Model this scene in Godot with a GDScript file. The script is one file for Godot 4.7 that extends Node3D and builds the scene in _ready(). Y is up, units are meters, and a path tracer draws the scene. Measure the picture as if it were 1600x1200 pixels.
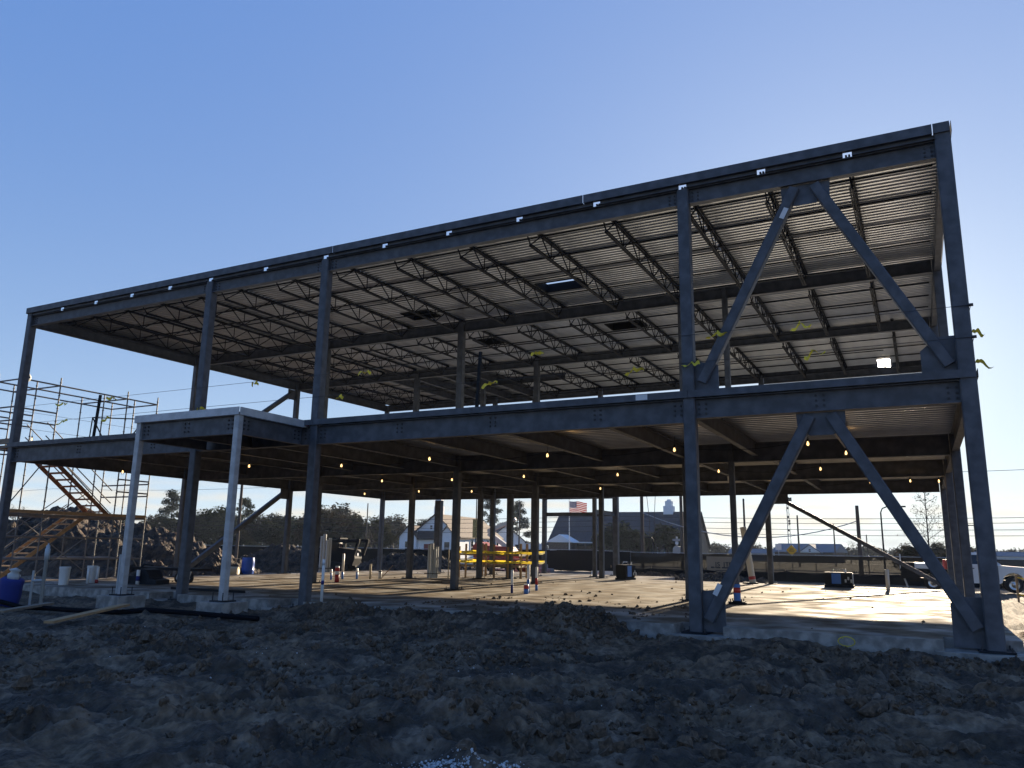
extends Node3D
# A two-storey steel frame on a concrete slab, late-afternoon sun behind it.
# x runs along the front of the frame (0 at its right corner), y is up, -z runs into the depth.

const EXPOSURE := 3.0
const SUN := Vector3(-0.0222, 0.2158, -0.9762)
const ROWS := [0.0, 7.36, 13.7, 21.38]          # depth of the four column rows
const LEFT := -28.78
const SLAB := 0.17

var M := {}
var taken := {}
var rng := RandomNumberGenerator.new()
var n1 := FastNoiseLite.new()
var n2 := FastNoiseLite.new()
var n3 := FastNoiseLite.new()
var n4 := FastNoiseLite.new()
var nc := FastNoiseLite.new()

# ------------------------------------------------------------------ helpers
func D(x: float, y: float, d: float) -> Vector3:
	return Vector3(x, y, -d)

func numbered(called: String) -> String:
	if not taken.has(called):
		taken[called] = 0
		return called
	taken[called] += 1
	return "%s_%03d" % [called, taken[called]]

func thing(called: String, label: String, category: String, at := Vector3.ZERO, turn := 0.0, group := "") -> Node3D:
	var o := Node3D.new()
	o.name = numbered(called)
	add_child(o)
	o.position = at
	o.rotation.y = turn
	o.set_meta("label", label)
	o.set_meta("category", category)
	if group != "":
		o.set_meta("group", group)
	return o

func tag(o: Node, label: String, category: String, group := "") -> Node:
	o.set_meta("label", label)
	o.set_meta("category", category)
	if group != "":
		o.set_meta("group", group)
	return o

func mb() -> SurfaceTool:
	var st := SurfaceTool.new()
	st.begin(Mesh.PRIMITIVE_TRIANGLES)
	st.set_smooth_group(-1)
	return st

func done(st: SurfaceTool) -> ArrayMesh:
	st.generate_normals()
	return st.commit()

func put(mesh: Mesh, called: String, m: Material, parent: Node = null, at := Transform3D.IDENTITY) -> MeshInstance3D:
	var o := MeshInstance3D.new()
	o.mesh = mesh
	o.material_override = m
	o.transform = at
	if parent == null:
		o.name = numbered(called)
		add_child(o)
	else:
		o.name = called
		parent.add_child(o, true)
	return o

func obj(st: SurfaceTool, called: String, m: Material, parent: Node = null, at := Transform3D.IDENTITY) -> MeshInstance3D:
	return put(done(st), called, m, parent, at)

func struct(st: SurfaceTool, called: String, m: Material) -> MeshInstance3D:
	var o := obj(st, called, m)
	o.set_meta("kind", "structure")
	return o

func at(p: Vector3, turn := 0.0, s := 1.0) -> Transform3D:
	return Transform3D(Basis(Vector3.UP, turn).scaled(Vector3(s, s, s)), p)

func node(called: String, parent: Node, p := Vector3.ZERO) -> Node3D:
	var o := Node3D.new()
	o.name = called
	parent.add_child(o, true)
	o.position = p
	return o

func tri(st: SurfaceTool, a: Vector3, b: Vector3, c: Vector3) -> void:
	st.add_vertex(a); st.add_vertex(b); st.add_vertex(c)

func quad(st: SurfaceTool, a: Vector3, b: Vector3, c: Vector3, d: Vector3) -> void:
	tri(st, a, b, c); tri(st, a, c, d)

func box(st: SurfaceTool, c: Vector3, s: Vector3, b := Basis.IDENTITY) -> void:
	var h := s * 0.5
	var v := []
	for i in 8:
		v.append(c + b * Vector3(h.x * (1 if i & 1 else -1), h.y * (1 if i & 2 else -1), h.z * (1 if i & 4 else -1)))
	for f in [[4, 6, 7, 5], [1, 3, 2, 0], [5, 7, 3, 1], [0, 2, 6, 4], [6, 2, 3, 7], [0, 4, 5, 1]]:
		quad(st, v[f[0]], v[f[1]], v[f[2]], v[f[3]])

# a profile (counter-clockwise, x to the side, y up) swept from a to b
func sweep(st: SurfaceTool, prof: PackedVector2Array, a: Vector3, b: Vector3, up := Vector3.UP) -> void:
	var dir := (b - a).normalized()
	var side := dir.cross(up).normalized()
	var u := side.cross(dir)
	var n := prof.size()
	var pa := []
	var pb := []
	for q in prof:
		pa.append(a + side * q.x + u * q.y)
		pb.append(b + side * q.x + u * q.y)
	for i in n:
		var j := (i + 1) % n
		quad(st, pa[i], pb[i], pb[j], pa[j])
	var t := Geometry2D.triangulate_polygon(prof)
	for k in range(0, t.size(), 3):
		tri(st, pa[t[k]], pa[t[k + 1]], pa[t[k + 2]])
		tri(st, pb[t[k]], pb[t[k + 2]], pb[t[k + 1]])

func rect(w: float, h: float, c := 0.0) -> PackedVector2Array:
	var x := w / 2
	var y := h / 2
	if c <= 0:
		return PackedVector2Array([Vector2(-x, -y), Vector2(x, -y), Vector2(x, y), Vector2(-x, y)])
	return PackedVector2Array([Vector2(-x + c, -y), Vector2(x - c, -y), Vector2(x, -y + c), Vector2(x, y - c), Vector2(x - c, y), Vector2(-x + c, y), Vector2(-x, y - c), Vector2(-x, -y + c)])

func ibeam(w: float, h: float, tf := 0.018, tw := 0.012) -> PackedVector2Array:   # top of the beam at y = 0
	var x := w / 2
	var t := tw / 2
	return PackedVector2Array([Vector2(-x, -h), Vector2(x, -h), Vector2(x, -h + tf), Vector2(t, -h + tf), Vector2(t, -tf), Vector2(x, -tf), Vector2(x, 0), Vector2(-x, 0), Vector2(-x, -tf), Vector2(-t, -tf), Vector2(-t, -h + tf), Vector2(-x, -h + tf)])

func bar(st: SurfaceTool, a: Vector3, b: Vector3, w: float, h: float, up := Vector3.UP) -> void:
	var u := up if absf((b - a).normalized().dot(up)) < 0.98 else Vector3.RIGHT
	sweep(st, rect(w, h), a, b, u)

func tube(st: SurfaceTool, a: Vector3, b: Vector3, r: float, r2 := -1.0, n := 8, caps := true) -> void:
	if r2 < 0:
		r2 = r
	var dir := (b - a).normalized()
	var s := dir.cross(Vector3.UP if absf(dir.y) < 0.9 else Vector3.RIGHT).normalized()
	var u := s.cross(dir)
	st.set_smooth_group(1)
	for i in n:
		var p := TAU * i / n
		var q := TAU * (i + 1) / n
		var e := s * cos(p) + u * sin(p)
		var f := s * cos(q) + u * sin(q)
		quad(st, a + e * r, b + e * r2, b + f * r2, a + f * r)
	st.set_smooth_group(-1)
	if caps:
		for i in n:
			var p := TAU * i / n
			var q := TAU * (i + 1) / n
			var e := s * cos(p) + u * sin(p)
			var f := s * cos(q) + u * sin(q)
			tri(st, a, a + e * r, a + f * r)
			tri(st, b, b + f * r2, b + e * r2)

func path(st: SurfaceTool, pts: Array, r: float, n := 5) -> void:
	for i in pts.size() - 1:
		tube(st, pts[i], pts[i + 1], r, r, n, true)

func sag(a: Vector3, b: Vector3, drop: float, n := 10) -> Array:
	var out := []
	for i in n + 1:
		var t := float(i) / n
		out.append(a.lerp(b, t) - Vector3(0, drop * 4 * t * (1 - t), 0))
	return out

func lathe(st: SurfaceTool, prof: Array, c := Vector3.ZERO, n := 16) -> void:   # [radius, y] from the bottom up
	st.set_smooth_group(2)
	for i in n:
		var p := TAU * i / n
		var q := TAU * (i + 1) / n
		for k in prof.size() - 1:
			var a: Array = prof[k]
			var b: Array = prof[k + 1]
			var v0 := c + Vector3(cos(p) * a[0], a[1], sin(p) * a[0])
			var v1 := c + Vector3(cos(p) * b[0], b[1], sin(p) * b[0])
			var v2 := c + Vector3(cos(q) * b[0], b[1], sin(q) * b[0])
			var v3 := c + Vector3(cos(q) * a[0], a[1], sin(q) * a[0])
			if a[0] > 0:
				tri(st, v0, v2, v3)
			if b[0] > 0:
				tri(st, v0, v1, v2)
	st.set_smooth_group(-1)

func prism(st: SurfaceTool, poly: PackedVector2Array, z0: float, z1: float) -> void:   # polygon in x, y between two z
	sweep(st, poly, Vector3(0, 0, z1), Vector3(0, 0, z0))

# ------------------------------------------------------------------ materials
func lin(r: float, g: float, b: float) -> Color:
	return Color(r, g, b).linear_to_srgb()

func noise_tex(freq: float, lo: float, hi: float, sd: int, size := 512, oct := 5, kind := FastNoiseLite.TYPE_SIMPLEX_SMOOTH, tint := Color(1, 1, 1)) -> NoiseTexture2D:
	var f := FastNoiseLite.new()
	f.seed = sd
	f.noise_type = kind
	f.frequency = freq
	f.fractal_octaves = oct
	var t := NoiseTexture2D.new()
	t.width = size
	t.height = size
	t.seamless = true
	t.noise = f
	var g := Gradient.new()
	g.set_color(0, Color(lo, lo, lo) * tint)
	g.set_color(1, Color(hi, hi, hi))
	g.set_offset(0, 0.25)
	g.set_offset(1, 0.75)
	t.color_ramp = g
	return t

func mat(called: String, c: Color, rough := 0.8, metal := 0.0, tex: Texture2D = null, scale := 0.5) -> StandardMaterial3D:
	var m := StandardMaterial3D.new()
	m.resource_name = called
	m.albedo_color = c
	m.roughness = rough
	m.metallic = metal
	if tex:
		m.albedo_texture = tex
		m.uv1_triplanar = true
		m.uv1_world_triplanar = true
		m.uv1_scale = Vector3.ONE * scale
	M[called] = m
	return m

func bump(m: StandardMaterial3D, freq: float, sd: int, depth: float, size := 512) -> void:
	var f := FastNoiseLite.new()
	f.seed = sd
	f.frequency = freq
	f.fractal_octaves = 5
	var t := NoiseTexture2D.new()
	t.width = size
	t.height = size
	t.seamless = true
	t.noise = f
	m.heightmap_enabled = true
	m.heightmap_texture = t
	m.heightmap_scale = depth

func materials() -> void:
	var mottled := noise_tex(0.005, 0.78, 1.0, 3, 1024, 7)
	var streaky := noise_tex(0.008, 0.90, 1.0, 5)
	var stained := noise_tex(0.006, 0.72, 1.0, 7, 1024, 7, FastNoiseLite.TYPE_SIMPLEX_SMOOTH, Color(1.0, 0.93, 0.84))
	var smear := noise_tex(0.006, 0.76, 1.0, 9, 1024, 6)
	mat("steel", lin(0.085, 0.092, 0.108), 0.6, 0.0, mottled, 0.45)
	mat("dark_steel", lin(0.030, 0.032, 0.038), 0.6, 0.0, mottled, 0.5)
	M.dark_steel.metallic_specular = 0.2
	mat("bolt", lin(0.025, 0.025, 0.028), 0.6)
	mat("deck", lin(0.55, 0.555, 0.56), 0.30, 0.9, streaky, 0.35)
	mat("galvanised", lin(0.40, 0.42, 0.44), 0.5, 0.3, streaky, 0.9)
	mat("fascia", lin(0.50, 0.52, 0.54), 0.55, 0.2, streaky, 0.6)
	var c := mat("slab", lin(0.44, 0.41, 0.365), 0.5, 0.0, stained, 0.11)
	c.detail_enabled = true
	c.detail_albedo = smear
	c.detail_blend_mode = BaseMaterial3D.BLEND_MODE_MUL
	c.detail_uv_layer = BaseMaterial3D.DETAIL_UV_1
	c.roughness_texture = noise_tex(0.010, 0.62, 1.0, 19, 512)
	c.roughness = 1.0
	c.metallic_specular = 0.08
	bump(c, 0.03, 23, 0.7, 1024)
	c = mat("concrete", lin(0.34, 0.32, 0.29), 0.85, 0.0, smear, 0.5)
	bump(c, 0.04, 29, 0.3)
	mat("topping", lin(0.36, 0.40, 0.46), 0.7, 0.0, smear, 0.4)
	c = mat("dirt", lin(1, 1, 1), 0.9, 0.0, noise_tex(0.012, 0.55, 1.0, 11, 1024, 7), 0.5)
	c.vertex_color_use_as_albedo = true
	bump(c, 0.035, 31, 3.0, 1024)
	c = mat("mound", lin(0.115, 0.074, 0.043), 0.95, 0.0, noise_tex(0.015, 0.30, 1.0, 13, 512, 6), 0.25)
	bump(c, 0.05, 33, 10.0)
	c = mat("clod", lin(0.145, 0.10, 0.063), 0.95, 0.0, noise_tex(0.02, 0.6, 1.0, 15), 2.0)
	mat("crumb", lin(0.5, 0.5, 0.5), 0.9)
	mat("wood", lin(0.40, 0.25, 0.12), 0.75, 0.0, streaky, 1.5)
	mat("grey_wood", lin(0.23, 0.18, 0.13), 0.85, 0.0, streaky, 1.5)
	mat("orange_paint", lin(0.31, 0.125, 0.045), 0.6, 0.0, smear, 1.0)
	mat("scaffold_tube", lin(0.17, 0.16, 0.15), 0.65, 0.0, streaky, 1.0)
	mat("white_plastic", lin(0.70, 0.70, 0.68), 0.4)
	mat("grey_plastic", lin(0.42, 0.44, 0.44), 0.5)
	mat("blue_plastic", lin(0.015, 0.09, 0.45), 0.35)
	mat("navy_cloth", lin(0.012, 0.022, 0.16), 0.8)
	mat("blue_paint", lin(0.05, 0.17, 0.48), 0.5)
	mat("red_paint", lin(0.42, 0.03, 0.025), 0.45)
	mat("tan", lin(0.48, 0.38, 0.24), 0.8)
	mat("black", lin(0.018, 0.018, 0.019), 0.75)
	M.black.metallic_specular = 0.25
	mat("rubber", lin(0.018, 0.018, 0.018), 0.9)
	mat("screen_cloth", lin(0.020, 0.018, 0.017), 1.0)
	M.screen_cloth.metallic_specular = 0.15
	c = mat("brown_mesh", Color(lin(0.040, 0.029, 0.020), 0.93), 1.0)
	c.metallic_specular = 0.1
	c.transparency = BaseMaterial3D.TRANSPARENCY_ALPHA
	mat("silt_cloth", lin(0.010, 0.010, 0.012), 1.0)
	M.silt_cloth.metallic_specular = 0.1
	c = mat("yellow_tape", lin(0.70, 0.60, 0.06), 0.5)
	c.backlight_enabled = true
	c.backlight = Color(0.75, 0.65, 0.2)
	c = mat("flag_cloth", lin(0.62, 0.52, 0.04), 0.7)
	c.backlight_enabled = true
	c.backlight = Color(0.6, 0.55, 0.2)
	mat("bulb_glow", lin(1, 0.85, 0.6), 0.3)
	M.bulb_glow.emission_enabled = true
	M.bulb_glow.emission = Color(1.0, 0.80, 0.52)
	M.bulb_glow.emission_energy_multiplier = 1.1
	mat("white_paint", lin(0.72, 0.72, 0.71), 0.35)
	M.white_paint.clearcoat_enabled = true
	M.white_paint.clearcoat = 0.6
	mat("siding", lin(0.70, 0.72, 0.74), 0.7)
	mat("brown_roof", lin(0.15, 0.10, 0.07), 0.9, 0.0, smear, 0.4)
	mat("dark_roof", lin(0.040, 0.042, 0.055), 0.85, 0.0, smear, 0.4)
	mat("brick", lin(0.15, 0.115, 0.09), 0.9, 0.0, smear, 0.6)
	mat("blue_roof", lin(0.13, 0.15, 0.18), 0.85)
	mat("glass", lin(0.02, 0.025, 0.03), 0.05)
	mat("red_door", lin(0.16, 0.012, 0.014), 0.6)
	mat("asphalt", lin(0.075, 0.073, 0.07), 0.85, 0.0, smear, 0.3)
	mat("kerb", lin(0.36, 0.34, 0.31), 0.9)
	mat("pole_wood", lin(0.09, 0.07, 0.055), 0.95)
	mat("wire", lin(0.03, 0.03, 0.03), 0.6)
	mat("bark", lin(0.075, 0.058, 0.045), 0.95)
	c = mat("leaf", lin(1, 1, 1), 0.7)
	c.vertex_color_use_as_albedo = true
	c.backlight_enabled = true
	c.backlight = Color(0.95, 1.0, 0.6)
	mat("boom_white", lin(0.62, 0.56, 0.46), 0.5)
	mat("lift_red", lin(0.40, 0.06, 0.03), 0.5)
	mat("plywood", lin(0.50, 0.38, 0.14), 0.8, 0.0, smear, 1.0)
	mat("banner", lin(0.30, 0.22, 0.14), 0.8)
	mat("print", lin(0.03, 0.03, 0.03), 0.8)
	mat("sign_yellow", lin(0.62, 0.33, 0.01), 0.5)
	mat("sign_back", lin(0.30, 0.31, 0.32), 0.5, 0.3)
	mat("sign_green", lin(0.03, 0.16, 0.08), 0.5)
	mat("paper", lin(0.62, 0.63, 0.63), 0.7)
	mat("machine_yellow", lin(0.55, 0.33, 0.02), 0.5)
	mat("cream_pipe", lin(0.60, 0.56, 0.47), 0.5)
	mat("chrome", lin(0.55, 0.55, 0.55), 0.25, 0.8)
	mat("lamp_glass", lin(0.5, 0.5, 0.5), 0.1)
	mat("tail_red", lin(0.35, 0.02, 0.02), 0.3)
	mat("concrete_block", lin(0.26, 0.26, 0.27), 0.9, 0.0, smear, 0.6)

# ------------------------------------------------------------------ sky and light
func sky_picture() -> ImageTexture:
	var w := 1536
	var h := 768
	var px := PackedFloat32Array()
	px.resize(w * h * 3)
	var az_sun := atan2(SUN.x, -SUN.z)
	var el_sun := asin(SUN.y)
	var f := FastNoiseLite.new()
	f.seed = 4
	f.frequency = 0.9
	f.fractal_octaves = 4
	var zen := Vector3(0.084, 0.230, 0.63)
	var hor := Vector3(0.60, 0.83, 1.0)
	var low := Vector3(0.30, 0.29, 0.28)
	for y in h:
		var el := PI / 2 - (y + 0.5) / h * PI
		var e := rad_to_deg(el)
		for x in w:
			var c := low
			if e > -0.3:
				var az := (x + 0.5) / w * TAU
				var dot := sin(el) * sin(el_sun) + cos(el) * cos(el_sun) * cos(az - az_sun)
				var g := rad_to_deg(acos(clampf(dot, -1.0, 1.0)))
				c = zen.lerp(hor, exp(-maxf(e, 0.0) / 12.5))
				c = c.lerp(Vector3(0.86, 0.87, 0.82), 0.6 * exp(-maxf(e, 0.0) / 2.6))
				c += Vector3(0.58, 0.55, 0.40) * exp(-g / 21.0)
				c += Vector3(0.20, 0.12, 0.0) * exp(-maxf(e, 0.0) / 6.0) * exp(-g / 35.0)
				if g < 30.0:
					c += Vector3(0.20, 0.17, 0.10) * exp(-g / 4.0)
					c += Vector3(60, 56, 48) * exp(-pow(g / 0.32, 2.0))
				if e < 7.0:
					var q := Vector3(sin(az) * 6.0, e * 1.5, cos(az) * 6.0)
					var band := f.get_noise_3dv(q)
					var veil := smoothstep(-0.1, 0.35, band) * smoothstep(0.1, 1.2, e) * (1.0 - smoothstep(2.6, 4.6, e))
					var warm := 0.6 + 0.4 * exp(-g / 35.0)
					c = c.lerp(Vector3(0.98, 0.88, 0.72) * (0.75 + 0.35 * warm), 0.75 * veil)
					var bank := smoothstep(0.0, 0.5, -band) * (1.0 - smoothstep(1.2, 2.6, e))
					c = c.lerp(Vector3(0.60, 0.62, 0.64), 0.55 * bank)
			var k := (y * w + x) * 3
			px[k] = c.x / EXPOSURE
			px[k + 1] = c.y / EXPOSURE
			px[k + 2] = c.z / EXPOSURE
	return ImageTexture.create_from_image(Image.create_from_data(w, h, false, Image.FORMAT_RGBF, px.to_byte_array()))

func camera_and_light() -> void:
	var cam := Camera3D.new()
	cam.name = "camera"
	var pitch := 0.2065
	var roll := 0.0163
	var yaw := -0.4788
	var fw := Vector3(sin(yaw) * cos(pitch), sin(pitch), -cos(yaw) * cos(pitch))
	var rt := fw.cross(Vector3.UP).normalized()
	var up := rt.cross(fw)
	var r2 := rt * cos(roll) + up * sin(roll)
	var u2 := up * cos(roll) - rt * sin(roll)
	cam.transform = Transform3D(Basis(r2, u2, -fw), Vector3(-0.979, 1.6, 16.02))
	cam.fov = rad_to_deg(2.0 * atan(600.0 / 1217.7))
	cam.near = 0.05
	cam.far = 4000.0
	add_child(cam)
	cam.make_current()
	var env := Environment.new()
	env.background_mode = Environment.BG_SKY
	var sm := PanoramaSkyMaterial.new()
	sm.panorama = sky_picture()
	var sky := Sky.new()
	sky.sky_material = sm
	env.sky = sky
	env.tonemap_mode = Environment.TONE_MAPPER_LINEAR
	env.tonemap_exposure = EXPOSURE
	env.sdfgi_enabled = true
	env.ssao_enabled = true
	env.ssil_enabled = true
	env.fog_enabled = true
	env.fog_density = 0.00025
	env.fog_light_color = Color(0.80, 0.86, 0.92)
	var we := WorldEnvironment.new()
	we.name = "world_environment"
	we.environment = env
	add_child(we)
	var sun := DirectionalLight3D.new()
	sun.name = "sun"
	sun.light_color = Color(1.0, 0.92, 0.80)
	sun.light_energy = 1.6
	sun.light_angular_distance = 0.53
	sun.shadow_enabled = true
	sun.basis = Basis.looking_at(-SUN, Vector3.UP)
	add_child(sun)

# ------------------------------------------------------------------ ground
func ground_height(x: float, d: float) -> float:
	var base := -0.07 - 0.22 * smoothstep(20.0, 34.0, d) - 0.10 * smoothstep(-30.0, -45.0, x)
	var rough := 1.0 - 0.75 * smoothstep(8.0, 40.0, d)
	var far := smoothstep(60.0, 120.0, maxf(absf(x), d))
	var h := base
	var big := n1.get_noise_2d(x, d)
	h += big * 0.16 * rough
	var ridge := 1.0 - absf(n2.get_noise_2d(x, d * 1.5)) * 2.0
	h += (ridge - 0.5) * 0.125 * rough
	var rag := smoothstep(-0.02, 0.28, n1.get_noise_2d(x * 1.7 + 50.0, d * 1.7))
	h += n3.get_noise_2d(x, d) * (0.018 + 0.05 * rag) * rough
	if d < 22.0 and absf(x + 8.0) < 18.0 and (d < 2.0 or x > 0.3):
		var lumpy := rag
		var cell := nc.get_noise_2d(x + 0.08 * n4.get_noise_2d(x, d), d)
		var lump2 := nc.get_noise_2d(x * 2.3 + 40.0, d * 2.3)
		h += (cell + 0.55) * 0.10 * lumpy
		h += (lump2 + 0.55) * 0.04 * smoothstep(0.0, 0.35, n2.get_noise_2d(x + 20.0, d))
		h += n4.get_noise_2d(x * 0.6, d * 0.6) * (0.012 + 0.03 * rag)
		h += n4.get_noise_2d(x, d) * (0.010 + 0.022 * rag)
		h += n4.get_noise_2d(x * 2.7 + 9.0, d * 2.7) * 0.014
	# heap and banked-up mud against the slab, a few pits and spoil ridges
	for b in [[-7.5, -1.1, 1.0, 0.62, 0.28], [-6.7, -1.0, 0.75, 0.5, 0.20], [-8.5, -1.6, 1.3, 0.6, 0.18], [-10.6, -0.75, 2.6, 0.7, 0.26], [-13.2, -0.95, 1.4, 0.5, 0.14], [-10.3, -8.6, 0.55, 0.4, -0.22], [-9.2, -8.2, 0.5, 0.32, 0.14], [-6.0, -8.3, 0.35, 0.25, 0.16], [-5.0, -8.9, 1.0, 0.35, 0.12], [-4.6, -9.1, 0.9, 0.22, -0.14], [-3.3, -9.0, 0.4, 0.3, 0.12], [-2.2, -6.5, 0.9, 0.4, 0.10], [-12.5, -6.6, 0.9, 0.5, 0.10], [-3.1, -4.2, 1.2, 0.5, 0.08], [-1.0, -2.6, 1.5, 0.35, 0.06]]:
		var ex: float = (x - b[0]) / b[2]
		var ey: float = (d - b[1]) / b[3]
		var q: float = ex * ex + ey * ey
		if q < 6.0:
			var jag := 1.0 + 0.4 * n3.get_noise_2d(x * 1.6 + 7.0, d * 1.6)
			h += b[4] * exp(-q) * jag
	if d < -0.8 and d > -14.0:
		for tr in [[-3.2, 0.55], [-5.1, 0.55], [2.0, -0.62], [0.2, -0.62], [-11.5, 0.16]]:
			var c0: float = tr[0] + (d + 6.0) * tr[1] + 0.35 * sin(d * 0.8)
			var off := absf(x - c0)
			if off < 0.5:
				var flat := smoothstep(0.30, 0.20, off)
				h += -0.055 * flat + 0.04 * smoothstep(0.12, 0.0, absf(off - 0.33))
				h += 0.012 * flat * sin(d * 38.0 + sin(x * 9.0))
	# wheel ruts with tread ribs
	for r in [[-4.9, -8.55, 0.35, 0.5], [-1.9, -4.6, 0.25, 0.9]]:
		var along: float = (x - r[0]) * 0.96 + (d - r[1]) * r[2]
		var across: float = (d - r[1]) - (x - r[0]) * r[2]
		if absf(along) < r[3] and absf(across) < 0.22:
			h += -0.05 + 0.022 * sin(across * 90.0)
	# the excavation under the slab
	var inside := minf(minf(x + 29.0, 0.35 - x), minf(d + 0.22, 27.0 - d))
	if inside > 0.0:
		var bank := 0.30 * exp(-pow((x + 9.0) / 3.2, 2.0)) * exp(-pow(d / 0.55, 2.0))
		h = minf(h, -0.28) if bank < 0.12 else minf(h, maxf(-0.28, h + 0.0))
	return lerpf(h, -0.3, far)

func spaced(lo: float, hi: float, step: float, out_lo: float, out_hi: float) -> PackedFloat32Array:
	var a := PackedFloat32Array()
	var before := []
	var v := lo
	var s := step
	while v > out_lo:
		s *= 1.08
		v -= s
		before.append(v)
	before.reverse()
	for q in before:
		a.append(q)
	v = lo
	while v < hi:
		a.append(v)
		v += step
	s = step
	while v < out_hi:
		a.append(v)
		s *= 1.08
		v += s
	a.append(out_hi)
	return a

func ground() -> void:
	var xs := spaced(-14.5, 2.6, 0.030, -2600.0, 2600.0)
	var ds := spaced(-11.6, -0.1, 0.030, -60.0, 3200.0)
	var nx := xs.size()
	var nd := ds.size()
	var v := PackedVector3Array()
	var nrm := PackedVector3Array()
	var col := PackedColorArray()
	var idx := PackedInt32Array()
	v.resize(nx * nd); nrm.resize(nx * nd); col.resize(nx * nd)
	for j in nd:
		for i in nx:
			v[j * nx + i] = Vector3(xs[i], ground_height(xs[i], ds[j]), -ds[j])
	for j in nd:
		for i in nx:
			var k := j * nx + i
			var a := v[j * nx + mini(i + 1, nx - 1)] - v[j * nx + maxi(i - 1, 0)]
			var b := v[mini(j + 1, nd - 1) * nx + i] - v[maxi(j - 1, 0) * nx + i]
			nrm[k] = a.cross(b).normalized()
			var x := xs[i]
			var d := ds[j]
			var t := n1.get_noise_2d(x * 2.1 + 31.0, d * 2.1) * 0.5 + 0.5
			var u := n2.get_noise_2d(x * 1.3 + 80.0, d * 1.3) * 0.5 + 0.5
			var w := n3.get_noise_2d(x * 1.2 + 12.0, d * 1.2) * 0.5 + 0.5
			var c := Color(0.205, 0.140, 0.084).lerp(Color(0.072, 0.051, 0.035), smoothstep(0.42, 0.60, t))
			c = c.lerp(Color(0.28, 0.205, 0.14), 0.75 * smoothstep(0.56, 0.72, u))
			c = c.lerp(Color(0.17, 0.12, 0.075), 0.5 * smoothstep(0.55, 0.85, w))
			var grass := smoothstep(50.0, 54.0, d + n1.get_noise_2d(x * 0.4, d * 0.4) * 6.0)
			grass = maxf(grass, maxf(smoothstep(60.0, 70.0, -x), smoothstep(30.0, 36.0, x)))
			c = c.lerp(Color(0.15, 0.125, 0.055).lerp(Color(0.085, 0.085, 0.035), t), grass)
			col[k] = c
	for j in nd - 1:
		for i in nx - 1:
			var k := j * nx + i
			idx.append_array(PackedInt32Array([k, k + nx, k + 1, k + 1, k + nx, k + nx + 1]))
	var arr := []
	arr.resize(Mesh.ARRAY_MAX)
	arr[Mesh.ARRAY_VERTEX] = v
	arr[Mesh.ARRAY_NORMAL] = nrm
	arr[Mesh.ARRAY_COLOR] = col
	arr[Mesh.ARRAY_INDEX] = idx
	var m := ArrayMesh.new()
	m.add_surface_from_arrays(Mesh.PRIMITIVE_TRIANGLES, arr)
	var o := put(m, "ground", M.dirt)
	o.set_meta("kind", "structure")

func lump(sd: int) -> ArrayMesh:   # a broken clod
	var r := RandomNumberGenerator.new()
	r.seed = sd
	var sp := SphereMesh.new()
	sp.radial_segments = 7
	sp.rings = 4
	var arr := sp.get_mesh_arrays()
	var f := FastNoiseLite.new()
	f.seed = sd
	f.frequency = 1.1
	var vs: PackedVector3Array = arr[Mesh.ARRAY_VERTEX]
	var st := mb()
	var ids: PackedInt32Array = arr[Mesh.ARRAY_INDEX]
	var sc := Vector3(r.randf_range(1.0, 1.4), r.randf_range(0.6, 0.95), r.randf_range(0.9, 1.2))
	for k in ids:
		var p := vs[k].normalized()
		st.add_vertex(p * (1.0 + 0.95 * f.get_noise_3dv(p)) * sc)
	return done(st)

func scatter(called: String, m: Material, spots: Array, meshes: Array, label: String, cat: String) -> void:
	# one MultiMesh per clod shape, all under one heap of stuff
	var holder := node(numbered(called), self)
	tag(holder, label, cat)
	holder.set_meta("kind", "stuff")
	for k in meshes.size():
		var mm := MultiMesh.new()
		mm.transform_format = MultiMesh.TRANSFORM_3D
		mm.mesh = meshes[k]
		var mine := []
		for i in spots.size():
			if i % meshes.size() == k:
				mine.append(spots[i])
		mm.instance_count = mine.size()
		for i in mine.size():
			mm.set_instance_transform(i, mine[i])
		var o := MultiMeshInstance3D.new()
		o.name = "lumps"
		o.multimesh = mm
		o.material_override = m
		o.set_meta("kind", "stuff")
		holder.add_child(o, true)

func turned(p: Vector3, s: float) -> Transform3D:
	return Transform3D(Basis.from_euler(Vector3(rng.randf() * TAU, rng.randf() * TAU, rng.randf() * TAU)).scaled(Vector3(s, s, s)), p)

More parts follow.
